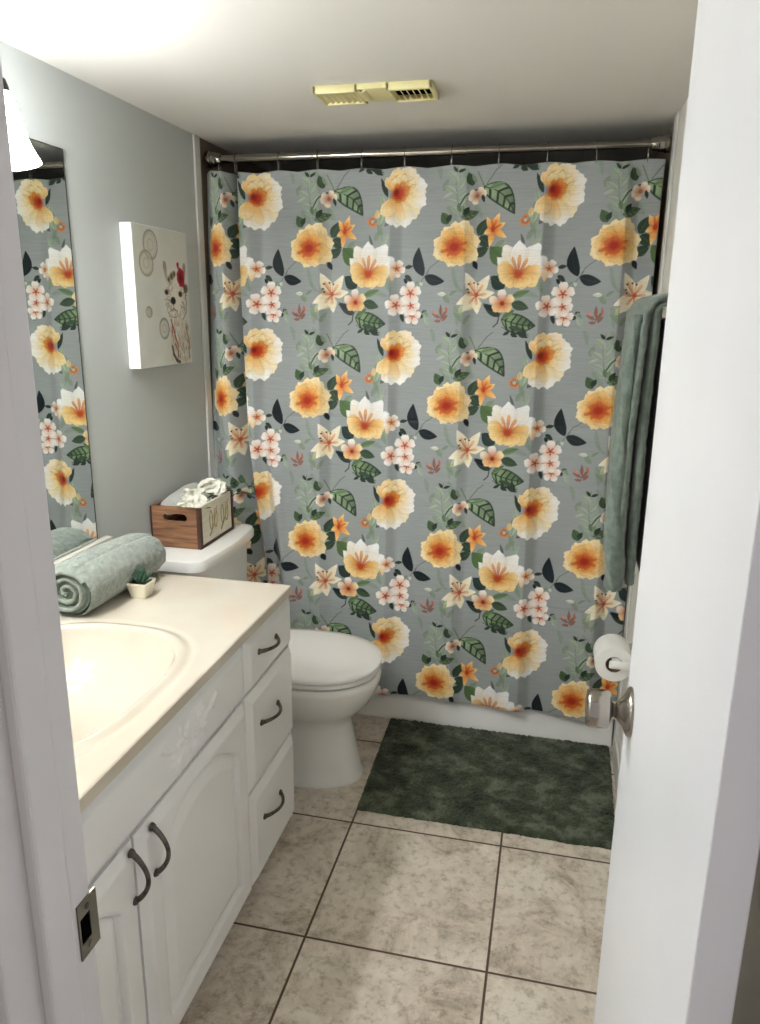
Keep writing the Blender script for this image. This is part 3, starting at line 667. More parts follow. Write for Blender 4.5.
# counter top with its moulded oval basin, one piece, and the low splash along the wall
t = thing('vanity_countertop', (0.27, -1.40, 0.77), 'cream vanity countertop with a moulded oval sink, on the white cabinet', 'countertop')
CX1, CY0, CY1 = 0.5535, -2.095, -0.730
xs = np.unique(np.concatenate([np.linspace(0.002, CX1, 140), [CX1-0.002, CX1-0.005]])); ys = np.linspace(CY0, CY1, 320)
xx, yy = np.meshgrid(xs, ys)
def basin(xx, yy):
    a = np.abs((xx-0.272)/0.210); b = np.abs((yy+1.385)/0.272)
    r = (a**2.8+b**2.8)**(1/2.8)
    rim = 0.0045*np.exp(-((r-1.045)/0.045)**2)-0.002*np.exp(-((r-1.13)/0.03)**2)
    depth = np.where(r < 1.0, -0.135*(1-np.clip(r, 0, 1)**3.2)**0.85, 0.0)
    ed = np.minimum(np.minimum(CX1-xx, yy-CY0), CY1-yy)
    return ZT+rim+depth-0.003*(1-np.clip(ed/0.004, 0, 1))**2
zt = basin(xx, yy); me = grid_mesh('slab', np.stack([xx, yy, zt], -1)); bm = bmesh.new(); bm.from_mesh(me)
be = [e for e in bm.edges if e.is_boundary]; r = bmesh.ops.extrude_edge_only(bm, edges=be); nv = [v for v in r['geom'] if isinstance(v, bmesh.types.BMVert)]
for v in nv: v.co.z = 0.7735
obj('slab', bm, M_counter, t, 40)
obj('backsplash', BX(0.002, 0.024, CY0, CY1-0.012, ZT-0.002, 0.904, bev=0.003), M_splash, t, 40)
obj('drain', add_lathe(bmesh.new(), [(0.024, 0), (0.024, 0.003), (0.016, 0.004), (0.006, 0.002)], (0.272, -1.385, ZT-0.1355), (0, 0, 1), 24), M_nickel, t, 40)

# ------------------------------------------------------------------ mirror and lamp
t = thing('wall_mirror', (0.0, -1.40, 0.907), 'frameless wall mirror above the counter, reflecting the flowered curtain', 'mirror')
obj('glass', BX(0.0015, 0.0065, -2.03, -0.790, 0.907, 1.905), M_mirror, t)
bm = BX(0.001, 0.0069, -0.7905, -0.7875, 0.9065, 1.9055); add_box(bm, 0.001, 0.0069, -2.03, -0.7875, 1.9045, 1.907); obj('edge', bm, M_medge, t)
t = thing('vanity_light', (0.0, -1.42, 1.97), 'bronze vanity light with white bell glass shades, above the mirror', 'light')
bm = BX(0.001, 0.022, -1.76, -1.08, 1.945, 2.015, bev=0.006); obj('back_plate', bm, M_bronze, t, 40)
for yl in (-1.168, -1.430, -1.692):
    tilt = math.radians(8); ax = Vector((math.sin(tilt), 0, -math.cos(tilt))); c = Vector((0.128, yl, 1.945))
    bm = bmesh.new(); add_tube(bm, [(0.02, yl, 1.985), (0.07, yl, 1.998), (0.108, yl, 1.992), tuple(c-ax*0.012)], 0.006, 12)
    arm = obj('arm', bm, M_bronze, t, 50)
    obj('socket_cup', add_lathe(bmesh.new(), [(0.008, -0.014), (0.021, -0.010), (0.024, 0.004), (0.023, 0.016), (0.015, 0.016)], c, ax, 24), M_bronze, arm, 40)
    prof = [(0.020, 0.008), (0.026, 0.018), (0.031, 0.036), (0.034, 0.062), (0.037, 0.088), (0.043, 0.114), (0.051, 0.134), (0.0545, 0.143), (0.0527, 0.1435)]
    sh = obj('glass_shade', add_lathe(bmesh.new(), prof, c, ax, 40, cap=False), M_shade, t, 60)
    prof = [(0.0527, 0.1432), (0.0488, 0.133), (0.0408, 0.113), (0.0348, 0.088), (0.0318, 0.062), (0.0288, 0.036), (0.0238, 0.018), (0.019, 0.009)]
    obj('shade_lining', add_lathe(bmesh.new(), prof, c, ax, 40, cap=False), M_liner, sh, 60)
    obj('bulb', add_lathe(bmesh.new(), [(0.010, 0.012), (0.012, 0.03), (0.020, 0.05), (0.0235, 0.070), (0.019, 0.088), (0.008, 0.096)], c, ax, 20), M_bulb, sh, 60)
    ld = bpy.data.lights.new('bulb_light', 'POINT'); ld.energy = LAMP_W; ld.color = LAMP_COL; ld.shadow_soft_size = 0.022
    lo = bpy.data.objects.new('bulb_light', ld); COL.objects.link(lo); lo.parent = t; lo.location = c+ax*0.128-ORG[t.name]

# ------------------------------------------------------------------ toilet
t = thing('toilet', (0.36, -0.37, 0), 'white toilet with closed lid between the vanity and the shower curtain', 'toilet')
TY = -0.384
def egg(xb, xf, hw, z, n=56, p=2.25, k=0.58):
    """egg outline: back at xb, front tip at xf, widest point k of the way along"""
    xm = xb+(xf-xb)*k*0.86; pts = []
    for i in range(n):
        a = 2*PI*i/n; c, s_ = math.cos(a), math.sin(a)
        rx = (xf-xm) if c > 0 else (xm-xb); pw = p if c > 0 else 3.0
        pts.append((xm+rx*math.copysign(abs(c)**(2/pw), c), TY+hw*math.copysign(abs(s_)**(2/pw), s_), z))
    return pts
prof = [(0.20, .672, .122, 0.0), (0.20, .672, .122, .012), (.20, .663, .116, .022), (.20, .653, .109, .08), (.20, .638, .103, .15), (.20, .632, .104, .195), (.20, .636, .112, .222), (.20, .665, .135, .250), (.20, .695, .160, .285), (.20, .717, .178, .325), (.21, .727, .187, .36), (.22, .727, .188, .378), (.222, .721, .184, .386), (.235, .70, .17, .389)]
obj('bowl', add_rings(bmesh.new(), [egg(*a) for a in prof]), M_porc, t, 45)
obj('seat', add_rings(bmesh.new(), [egg(.26, .721, .184, .394), egg(.257, .726, .188, .397), egg(.257, .726, .188, .408), egg(.26, .722, .184, .411)]), M_seat, t, 40)
obj('lid', add_rings(bmesh.new(), [egg(.262, .721, .184, .4125), egg(.258, .728, .1895, .415), egg(.258, .729, .190, .424), egg(.262, .723, .185, .430), egg(.285, .69, .162, .4335), egg(.35, .60, .09, .435)]), M_seat, t, 50)
obj('hinge', BX(0.243, 0.275, TY-0.085, TY+0.085, 0.392, 0.428, bev=0.008), M_seat, t, 40)
def bow(x0, x1, y0, y1, r, z, b, n=10):
    """tank outline: flat back, softly bowed front with rounded corners"""
    out = []
    for (x, y, zz_) in rrect(x0, x1, y0, y1, r, z, n):
        if x > (x0+x1)/2: x += b*(1-((y-(y0+y1)/2)/((y1-y0)/2))**2)
        out.append((x, y, zz_))
    return out
ya, yb = TY-0.222, TY+0.212
def dens(r):   # more points along the front so that the bow is smooth
    out = []
    for i in range(len(r)):
        a, b = Vector(r[i]), Vector(r[(i+1) % len(r)]); m_ = 8 if (b-a).length > 0.1 else 1
        out += [a.lerp(b, k/m_) for k in range(m_)]
    return out
def bow2(x0, x1, y0, y1, r, z, b):
    rr_ = dens(rrect(x0, x1, y0, y1, r, z, 8))
    return [(p.x+(b*(1-((p.y-(y0+y1)/2)/((y1-y0)/2))**2) if p.x > (x0+x1)/2 else 0), p.y, p.z) for p in rr_]
obj('tank', add_rings(bmesh.new(), [bow2(.03, .185, ya+.03, yb-.03, .03, .388, .015), bow2(.022, .195, ya+.022, yb-.022, .035, .42, .016), bow2(.012, .200, ya+.008, yb-.008, .035, .760, .020)]), M_porc, t, 40)
obj('tank_lid', add_rings(bmesh.new(), [bow2(.008, .212, ya-.004, yb+.004, .04, .756, .020), bow2(.005, .220, ya-.011, yb+.011, .042, .761, .020), bow2(.005, .222, ya-.012, yb+.012, .042, .783, .020), bow2(.009, .217, ya-.008, yb+.008, .04, .793, .020), bow2(.022, .20, ya+.006, yb-.006, .035, .797, .018)]), M_porc, t, 40)
bm = bmesh.new(); add_lathe(bm, [(0.013, 0), (0.013, 0.008), (0.008, 0.012)], (0.214, ya+0.06, 0.70), (1, 0, 0), 16); add_tube(bm, [(0.222, ya+0.06, 0.70), (0.228, ya+0.10, 0.695), (0.229, ya+0.135, 0.69)], [0.006, 0.006, 0.008], 10)
obj('flush_lever', bm, M_nickel, t, 50)

# ------------------------------------------------------------------ planter crate with silk flowers on the tank
BXo = Vector((0.090, -0.369, 0.797))
t = thing('wooden_crate', BXo, 'small wooden crate with slot handle and cream scrollwork side, on the toilet tank', 'crate')
x0, x1, y0, y1, z0, z1 = 0.005, 0.171, -0.495, -0.243, 0.797, 0.930
def slot_end(ya_, yb_):
    bm = bmesh.new(); xc = (x0+x1)/2; zs_ = z1-0.034
    out = [(x0, z0), (x1, z0), (x1, z1), (x0, z1)]
    n = 12; hole = []
    for cx, a0 in ((xc+0.028, -90), (xc-0.028, 90)):
        for k in range(n+1): a = math.radians(a0+180*k/n); hole.append((cx+0.0125*math.cos(a), zs_+0.0125*math.sin(a)))
    ov = []
    cs = [(x1, zs_-0.0), (x1, z1), (x0, z1), (x0, z0), (x1, z0)]
    # outer loop sampled to as many points as the hole, by casting rays from the slot centre
    for hx_, hz in hole:
        dx, dz = hx_-xc, (hz-zs_)*2.2; tx = ((x1-xc) if dx > 0 else (x0-xc))/dx if abs(dx) > 1e-9 else 1e9; tz = ((z1-zs_) if dz > 0 else (z0-zs_))/dz if abs(dz) > 1e-9 else 1e9
        s_ = min(tx, tz); ov.append((xc+dx*s_, zs_+dz*s_))
    for c_ in out:
        i = min(range(len(ov)), key=lambda j: (ov[j][0]-c_[0])**2+(ov[j][1]-c_[1])**2); ov[i] = c_
    add_rings(bm, [[(a, ya_, b) for a, b in hole], [(a, ya_, b) for a, b in ov], [(a, yb_, b) for a, b in ov], [(a, yb_, b) for a, b in hole], [(a, ya_, b) for a, b in hole]], False, False)
    bmesh.ops.remove_doubles(bm, verts=bm.verts, dist=1e-6); return bm
obj('end_board', slot_end(y0, y0+0.011), M_wood, t); obj('end_board', slot_end(y1-0.011, y1), M_wood, t)
obj('side_board', BX(x1-0.011, x1-0.001, y0+0.011, y1-0.011, z0+0.008, z1+0.002), M_cream, t)
obj('side_board', BX(x0, x0+0.010, y0+0.011, y1-0.011, z0+0.004, z1), M_wood, t)
obj('bottom_board', BX(x0+0.01, x1-0.011, y0+0.011, y1-0.011, z0, z0+0.009), M_wood, t)
bm = BX(x1-0.010, x1+0.003, y0-0.001, y0+0.014, z0, z1+0.001, bev=0.001); add_box(bm, x1-0.010, x1+0.003, y1-0.012, y1+0.001, z0, z1+0.004, bev=0.001); add_box(bm, x1-0.010, x1+0.003, y0, y1, z0, z0+0.009, bev=0.001)
obj('edge_strip', bm, M_woodd, t)
obj('edge_strip', BX(x0-0.001, x0+0.004, y0-0.0015, y0+0.006, z0, z1, bev=0.001), M_woodd, t)
bm = bmesh.new()
for cy in (-0.395, -0.310):
    for sgn in (1, -1):
        pts = []
        for k in range(26):
            a = k/25*2.3*PI; rr_ = 0.028*(1-k/34); pts.append((x1-0.0005, cy+sgn*(0.006+rr_*(1-math.cos(a))*0.55), z0+0.070+0.042*math.sin(a)*(1-k/40)))
        add_tube(bm, pts, 0.0022, 6)
    add_tube(bm, [(x1-0.0005, cy-0.03, z0+0.025), (x1-0.0005, cy+0.005, z0+0.06), (x1-0.0005, cy+0.03, z0+0.115)], 0.002, 6)
obj('scrollwork', bm, M_carve, t, 60)
def petal_mesh(bm, c, d, up_, L, w, cup=0.3, n=5):
    """a cupped petal sheet with thickness"""
    c, d, up_ = Vector(c), Vector(d).normalized(), Vector(up_).normalized(); s_ = d.cross(up_).normalized(); g = []
    for off in (0.0, -0.0009):
        rows = []
        for i in range(n+1):
            a = i/n; hw = w*math.sin(PI*min(1, 0.12+0.80*a))**0.7*(0.35 if i == 0 else 1)
            rows.append([bm.verts.new(c+d*(L*a)+s_*(hw*b)+up_*(cup*L*(a*a)+cup*w*0.6*b*b+off)) for b in (-1, -0.5, 0, 0.5, 1)])
        g.append(rows)
    for k, rows in enumerate(g):
        for i in range(n):
            for j in range(4):
                vs = (rows[i][j], rows[i][j+1], rows[i+1][j+1], rows[i+1][j]); bm.faces.new(vs if k == 0 else vs[::-1])
    a, b = g
    for i in range(n):
        bm.faces.new((a[i][0], a[i+1][0], b[i+1][0], b[i][0])); bm.faces.new((a[i+1][4], a[i][4], b[i][4], b[i+1][4]))
    for j in range(4):
        bm.faces.new((a[0][j+1], a[0][j], b[0][j], b[0][j+1])); bm.faces.new((a[n][j], a[n][j+1], b[n][j+1], b[n][j]))
def make_flower(name, c, r, label, seed):
    g = random.Random(seed); c = Vector(c)
    f_ = thing(name, c, label, 'flower', 'silk flowers in the crate')
    bm = bmesh.new()
    for k in range(46):                                             # small cupped petals spread over a dome
        h_ = 1-1.12*(k+0.5)/46; a = k*2.39996; rr_ = math.sqrt(max(0.0, 1-h_*h_))
        n_ = Vector((rr_*math.cos(a), rr_*math.sin(a), h_*0.75)).normalized()
        t_ = Vector((-math.sin(a), math.cos(a), 0)) if rr_ < 0.05 else (n_.cross(Vector((0, 0, 1)))).normalized().cross(n_)*-1
        t_ = (Matrix.Rotation(g.uniform(-1.2, 1.2), 3, n_) @ t_).normalized()
        petal_mesh(bm, c+Vector((n_.x, n_.y, n_.z*0.62))*r*0.62-t_*r*0.18, (t_*0.8+n_*0.5), n_, r*g.uniform(0.48, 0.60), r*0.34, 0.12)
    obj('petals', bm, M_flow, f_, 60)
    bm = bmesh.new()
    for k in range(3):
        a = 2*PI*k/3+g.uniform(0, 1); petal_mesh(bm, c+Vector((0, 0, -0.004)), (math.cos(a), math.sin(a), g.uniform(-0.2, 0.1)), (0, 0, 1), r*1.35, r*0.26, 0.1)
    add_tube(bm, [c+Vector((0, 0, -0.002)), c+Vector((0.003, 0.002, -0.03)), (c.x+0.002, c.y, z0+0.012)], 0.002, 6)
    obj('leaves', bm, M_leaf, f_, 60)
make_flower('silk_flower', (0.092, -0.385, 0.928), 0.056, 'large white silk flower in the middle of the crate', 1)
make_flower('silk_flower', (0.122, -0.446, 0.922), 0.046, 'white silk flower at the front corner of the crate, beside the slotted end', 2)
make_flower('silk_flower', (0.120, -0.292, 0.946), 0.051, 'white silk flower standing tallest, at the far end of the crate', 3)
# rolled pale washcloth lying in the crate
bm = bmesh.new(); rr_ = []
for k in range(13):
    s_ = k/12; rad = 0.034*(0.55+0.45*math.sin(PI*min(1, .08+.84*s_))**.5); c = Vector((0.054+0.004*math.sin(s_*5), -0.470+0.20*s_, 0.922+0.010*s_))
    rr_.append([(c.x+rad*math.cos(2*PI*j/28)*(1+.06*math.sin(5*2*PI*j/28+k)), c.y, c.z+rad*math.sin(2*PI*j/28)) for j in range(28)])
o = obj('washcloth', add_rings(bm, rr_), M_cloth, None, 60, (0.048, -0.37, 0.89)); tag(o, 'pale grey rolled washcloth tucked in the crate behind the white flowers', 'washcloth')
# trailing foliage stem, leaning out of the far end
t = thing('greenery_spray', (0.13, -0.27, 0.80), 'dark green leafy spray leaning out of the far end of the crate', 'plant')
bm = bmesh.new(); stems = [[(0.125, -0.270, 0.808), (0.14, -0.25, 0.90), (0.165, -0.225, 0.948), (0.205, -0.20, 0.955)], [(0.128, -0.270, 0.808), (0.15, -0.245, 0.90), (0.19, -0.215, 0.925), (0.225, -0.20, 0.905)], [(0.115, -0.270, 0.808), (0.10, -0.25, 0.92), (0.085, -0.235, 0.962)]]
for s_ in stems: add_tube(bm, s_, 0.0016, 6)
obj('stem', bm, M_leaf, t, 60)
g = random.Random(5); lo_ = bmesh.new()
for s_ in stems:
    for k in range(10):
        i = min(len(s_)-2, 1+k//5); a = Vector(s_[i]).lerp(Vector(s_[i+1]), (k % 5)/5+.1)
        d = Vector((g.uniform(-1, 1), g.uniform(-1, .6), g.uniform(-.3, .7))); petal_mesh(lo_, a, d, (d.y*.2, -d.x*.2, 1), g.uniform(.022, .034), .0085, .15)
obj('leaves', lo_, M_leaf, t, 60)

# ------------------------------------------------------------------ rolled towel and succulent on the counter
def terry(Pm, amp, seed, cell=2.0):
    """push a gridded surface in and out along its normals, like terry loops"""
    du = np.gradient(Pm, axis=1); dv = np.gradient(Pm, axis=0); n = np.cross(du, dv); n /= np.linalg.norm(n, axis=-1, keepdims=True)+1e-12
    return Pm+n*((vnoise(Pm.shape[:2], cell, seed, 2)-0.5)*2*amp)[..., None]
t = thing('rolled_towel', (0.108, -0.90, ZT), 'sage green bath towel rolled up on the back of the counter', 'towel')
nv_, nu_ = 150, 190
s_ = np.linspace(0, 1, nv_)[:, None]; a = np.linspace(0, 2*PI, nu_, endpoint=False)[None]
cx = 0.105+0.012*s_; yy = -1.080+0.373*s_
rad = np.interp(s_, [0, .03, .12, .5, .85, .95, 1.0], [.064, .071, .074, .073, .068, .060, .040])
# folds: shallow grooves running along the far end
rw = rad*(1+0.020*np.sin(a*2+0.6)+0.012*np.sin(a*5+s_*3)+0.02*sm(.55, .95, s_)*np.sin(a*11+s_*6)-0.05*np.exp(-((a-1.15)/0.05)**2))
x_ = cx+rw*np.cos(a)*1.03; z_ = ZT+0.001+np.maximum(rw*np.sin(a)*0.93+rad*0.90, 0.0006*np.cos(a)**2)
Pm = terry(np.stack([x_, yy+0*a, z_], -1), 0.0022, 11, 1.5); Pm[..., 2] = np.maximum(Pm[..., 2], ZT+0.001)
me = grid_mesh('roll', Pm, True); roll = link('roll', me, M_towel, t)
bm = bmesh.new(); ring = [bm.verts.new(tuple(v-np.array([.108, -.90, ZT]))) for v in Pm[-1]]; bm.faces.new(ring); bm.from_mesh(me); me2 = me; bm.to_mesh(me2); bm.free(); me2.shade_smooth()
# spiral end of the roll, seen from the front
bm = bmesh.new(); pts = []
for k in range(150):
    th = k/149*5.2*PI; r_ = 0.060*(1-k/149*0.86)
    pts.append((0.105+r_*math.cos(th+0.6)*1.02, r_*math.sin(th+0.6)*0.93+ZT+0.063))
rows = []
for (px_, pz_), k in zip(pts, range(150)):
    c_ = Vector((px_-0.105, pz_-ZT-0.063)); d = c_.normalized(); th_ = 0.0052
    y_ = -1.084+0.0015*math.sin(k*.7)+0.010*(k/149)
    rows.append([(px_+d.x*th_*math.cos(b), y_-0.006*max(0, math.sin(b)) if math.sin(b) > 0 else y_+0.05, pz_+d.y*th_*math.cos(b)) for b in np.linspace(0, 2*PI, 10, endpoint=False)])
obj('spiral_end', add_rings(bm, rows), M_towel, t, 60)
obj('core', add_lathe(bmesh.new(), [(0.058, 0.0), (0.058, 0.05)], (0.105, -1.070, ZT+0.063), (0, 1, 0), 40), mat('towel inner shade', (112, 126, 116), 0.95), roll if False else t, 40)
t = thing('potted_succulent', (0.202, -0.906, ZT), 'tiny green succulent in a square cream pot, on the counter beside the rolled towel', 'plant')
def sq(h, z, r=0.003): return [(p[0]+0.202, p[1]-0.906, z) for p in rrect(-h, h, -h, h, r, z, 3)]
obj('pot', add_rings(bmesh.new(), [sq(.0185, ZT), sq(.0200, ZT+.001), sq(.0275, ZT+.036), sq(.0285, ZT+.0365), sq(.0285, ZT+.042), sq(.0265, ZT+.042), sq(.0255, ZT+.036)]), M_pot, t, 30)
obj('soil', BX(.202-.0255, .202+.0255, -.906-.0255, -.906+.0255, ZT+.030, ZT+.0375), M_soil, t)
g = random.Random(9); bm = bmesh.new()
for k in range(26):
    a = k*2.4; el = math.radians(15+65*(k/26)**0.8); r0 = Vector((.202, -.906, ZT+.037)); L = g.uniform(.026, .042)
    d = Vector((math.cos(a)*math.cos(el), math.sin(a)*math.cos(el), math.sin(el)))
    add_tube(bm, [r0, r0+d*L*.35, r0+d*L*.75+Vector((0, 0, .002)), r0+d*L+Vector((0, 0, .005))], [.0026, .0048, .0036, .0005], 7)
obj('succulent', bm, M_succ, t, 60)

# ------------------------------------------------------------------ canvas picture on the left wall
t = thing('canvas_print', (0.0, -0.388, 1.36), 'white stretched canvas picture of an alpaca with a red flower, on the grey wall', 'picture')
cy0, cy1, cz0, cz1, CD = -0.552, -0.222, 1.358, 1.764, 0.040
def slab_box(nm): return BX(0.0015, CD-0.0006, cy0, cy1, cz0, cz1, bev=0.003)
M_cside = mat('primed canvas edge', (244, 243, 240), 0.7, bump=0.1, bscale=400)
obj('stretched_canvas', slab_box(0), M_cside, t, 40)
CWp, CHp = 330, 406
A = Paint(CWp, CHp, (204, 204, 194), wrap=False)
A.im *= (0.94+0.12*vnoise(A.im.shape[:2], 60, 4, 2))[..., None]
def ar(u, v): return u*CWp, v*CHp
def ring_(u, v, rx, ry, c, wd, a_=0.7, n=22):
    A.stroke([ar(u+rx*math.cos(2*PI*k/n), v+ry*math.sin(2*PI*k/n)) for k in range(n+1)], wd, c, a_)
for u, v, rx, ry, c in ((.30, .13, .12, .10, (140, 136, 120)), (.21, .26, .115, .085, (150, 140, 112)), (.205, .60, .05, .035, (140, 142, 136)), (.465, .72, .085, .072, (120, 128, 116))):
    A.dot(*ar(u, v), rx*CWp, ry*CHp, (184, 182, 168), 0.5); ring_(u, v, rx, ry, c, 3.5); ring_(u-.01, v+.004, rx*.82, ry*.85, (176, 170, 150), 2.5, .6); ring_(u, v, rx*.4, ry*.4, (168, 158, 132), 2, .5)
FUR = (212, 202, 180); BR = (110, 92, 76); DK = (58, 48, 44)
g = random.Random(2)
# neck, head, ears
for k in range(60):
    v0 = .62+.37*g.random(); u0 = .60+.36*g.random(); A.petal(*ar(u0, v0), 260+g.uniform(-20, 20), 34, 9, FUR, (190, 172, 148), a=.6)
A.dot(*ar(.72, .46), 58, 52, (216, 208, 190)); A.dot(*ar(.70, .56), 44, 46, (220, 212, 196)); A.dot(*ar(.74, .36), 52, 34, (222, 216, 202))
A.petal(*ar(.56, .38), 100, 62, 11, (186, 170, 146), (150, 140, 124), edge=BR); A.petal(*ar(.90, .38), 82, 62, 11, (186, 170, 146), (150, 140, 124), edge=BR)
for k in range(90):
    a_ = g.uniform(0, 2*PI); r_ = g.uniform(.55, 1.05); u0 = .73+.20*r_*math.cos(a_); v0 = .48+.16*r_*math.sin(a_)
    A.stroke([ar(u0, v0), ar(u0+.03*math.cos(a_)+g.uniform(-.02, .02), v0+.03*math.sin(a_))], 1.6, BR if g.random() < .6 else (150, 128, 100), .6)
for k in range(70):
    u0 = .60+.36*g.random(); v0 = .66+.33*g.random(); A.stroke([ar(u0, v0), ar(u0+g.uniform(-.03, .03), v0+g.uniform(.02, .06))], 1.8, (140, 110, 84) if g.random() < .7 else BR, .5)
A.dot(*ar(.545, .455), 12, 8, DK, .9); A.dot(*ar(.815, .465), 13, 9, DK, .9); A.stroke([ar(.50, .44), ar(.56, .432), ar(.60, .447)], 1.2, BR, .6); A.stroke([ar(.76, .45), ar(.82, .442), ar(.87, .458)], 1.2, BR, .6)
A.dot(*ar(.665, .515), 17, 11, (40, 34, 34), .95); A.stroke([ar(.665, .53), ar(.668, .572)], 1.8, DK, .8); A.stroke([ar(.61, .592), ar(.64, .584), ar(.668, .574), ar(.70, .584), ar(.74, .592)], 1.7, DK, .8); A.stroke([ar(.62, .63), ar(.70, .642), ar(.78, .62)], 1.6, BR, .7)
A.stroke([ar(.91, .44), ar(.935, .52), ar(.92, .60), ar(.84, .66)], 2.2, DK, .7); A.stroke([ar(.53, .52), ar(.55, .60), ar(.62, .66)], 1.8, BR, .7)
for k in range(160):
    a_ = g.uniform(0, 2*PI); r_ = g.uniform(.3, 1.0)**.6; u0 = .73+.20*r_*math.cos(a_); v0 = .49+.17*r_*math.sin(a_); A.stroke([ar(u0, v0), ar(u0+g.uniform(-.02, .02), v0+g.uniform(.01, .03))], 1.0, (172, 152, 124) if g.random() < .6 else (120, 100, 82), .55)
A.dot(*ar(.545, .455), 11, 7, DK, .9); A.dot(*ar(.815, .465), 12, 8, DK, .9); A.dot(*ar(.665, .515), 16, 10, (40, 34, 34), .95)
A.stroke([ar(.60, .66), ar(.64, .72), ar(.68, .80), ar(.72, .86)], 3.5, (150, 62, 48), .9); A.stroke([ar(.62, .70), ar(.60, .78)], 3, (150, 62, 48), .8)
A.stroke([ar(.60, .86), ar(.62, .92), ar(.68, .97), ar(.74, .985)], 6, DK, .85); A.stroke([ar(.66, .84), ar(.72, .90), ar(.70, .95)], 4, BR, .8); A.stroke([ar(.90, .72), ar(.95, .84), ar(.93, .96)], 3.5, BR, .7)
# flower crown
for u, v, r_ in ((.66, .335, 12), (.71, .315, 10), (.60, .36, 9)):
    A.dot(*ar(u, v), r_, r_, (128, 120, 96)); A.dot(*ar(u, v), r_*.5, r_*.5, (96, 84, 66))
for an in range(0, 360, 45): A.petal(*ar(.835, .345), an, 27+6*math.sin(an), 12, (110, 20, 30), (182, 46, 58), shade=.4)
A.dot(*ar(.835, .345), 9, 9, (110, 12, 22)); A.petal(*ar(.80, .28), 100, 22, 9, (150, 20, 32), (196, 40, 56))
A.dot(*ar(.93, .42), 16, 14, (92, 74, 60), .9); A.dot(*ar(.93, .42), 7, 7, (150, 60, 60), .9); A.petal(*ar(.90, .40), 300, 26, 7, (60, 80, 50), (90, 110, 70))
ny, nz_ = 166, 204
yy, z_ = np.meshgrid(np.linspace(cy0+.002, cy1-.002, ny), np.linspace(cz1-.002, cz0+.002, nz_))
px_ = np.clip(((yy-cy0)/(cy1-cy0)*CWp).astype(int), 0, CWp-1); py_ = np.clip(((cz1-z_)/(cz1-cz0)*CHp).astype(int), 0, CHp-1)
me = grid_mesh('painted_face', np.stack([CD+0*yy, yy, z_], -1)); set_colors(me, A.im[py_, px_].reshape(-1, 3))
link('painted_face', me, M_canvas, t)

# ------------------------------------------------------------------ ceiling vent
t = thing('ceiling_vent', (0.735, -0.52, ZC), 'yellowed ivory exhaust fan grille on the ceiling before the shower', 'vent')
vx0, vx1, vy0, vy1, zv = 0.562, 0.874, -0.512, -0.388, 2.070
# rim as a frame, deeper at the two louvred ends
for a0, a1 in ((vx0, vx0+0.118), (vx1-0.118, vx1)):
    bm = BX(a0, a1, vy0, vy0+0.012, zv, ZC, bev=0.002); add_box(bm, a0, a1, vy1-0.012, vy1, zv, ZC, bev=0.002)
    add_box(bm, a0, a0+0.008, vy0, vy1, zv, ZC, bev=0.002); add_box(bm, a1-0.008, a1, vy0, vy1, zv, ZC, bev=0.002)
    obj('louvre_frame', bm, M_ivory, t, 40)
    obj('duct_opening', BX(a0+.008, a1-.008, vy0+.012, vy1-.012, ZC-0.004, ZC-0.001), M_dark, t)
    sg = 1 if a0 < .7 else -1
    for k in range(7):
        xc = a0+0.012+0.0155*k+0.0015; bm = bmesh.new(); dxx = 0.0085 if sg > 0 else -0.0045
        pr = [(xc-dxx, zv+0.002), (xc-dxx+0.0022, zv+0.002), (xc+dxx+0.0022, zv+0.013), (xc+dxx, zv+0.013)]
        add_rings(bm, [[(x, vy0+0.010, z) for x, z in pr], [(x, vy1-0.010, z) for x, z in pr]]); obj('louvre', bm, M_ivory, t)
bm = BX(vx0+0.112, vx1-0.1175, vy0+0.001, vy1-0.004, zv+0.006, ZC, bev=0.0008); obj('centre_cover', bm, M_ivory, t, 40)
bm = bmesh.new(); rr_ = []
for y_ in (vy0+0.01, vy1-0.03):
    rr_.append([(vx0+0.124+0.017*math.cos(b), y_, zv+0.010-0.010*math.sin(b)) for b in np.linspace(0, PI, 12)]+[(vx0+0.107, y_, zv+0.015), (vx0+0.141, y_, zv+0.015)][::-1])
obj('curved_rib', add_rings(bm, rr_), M_ivory, t, 40)

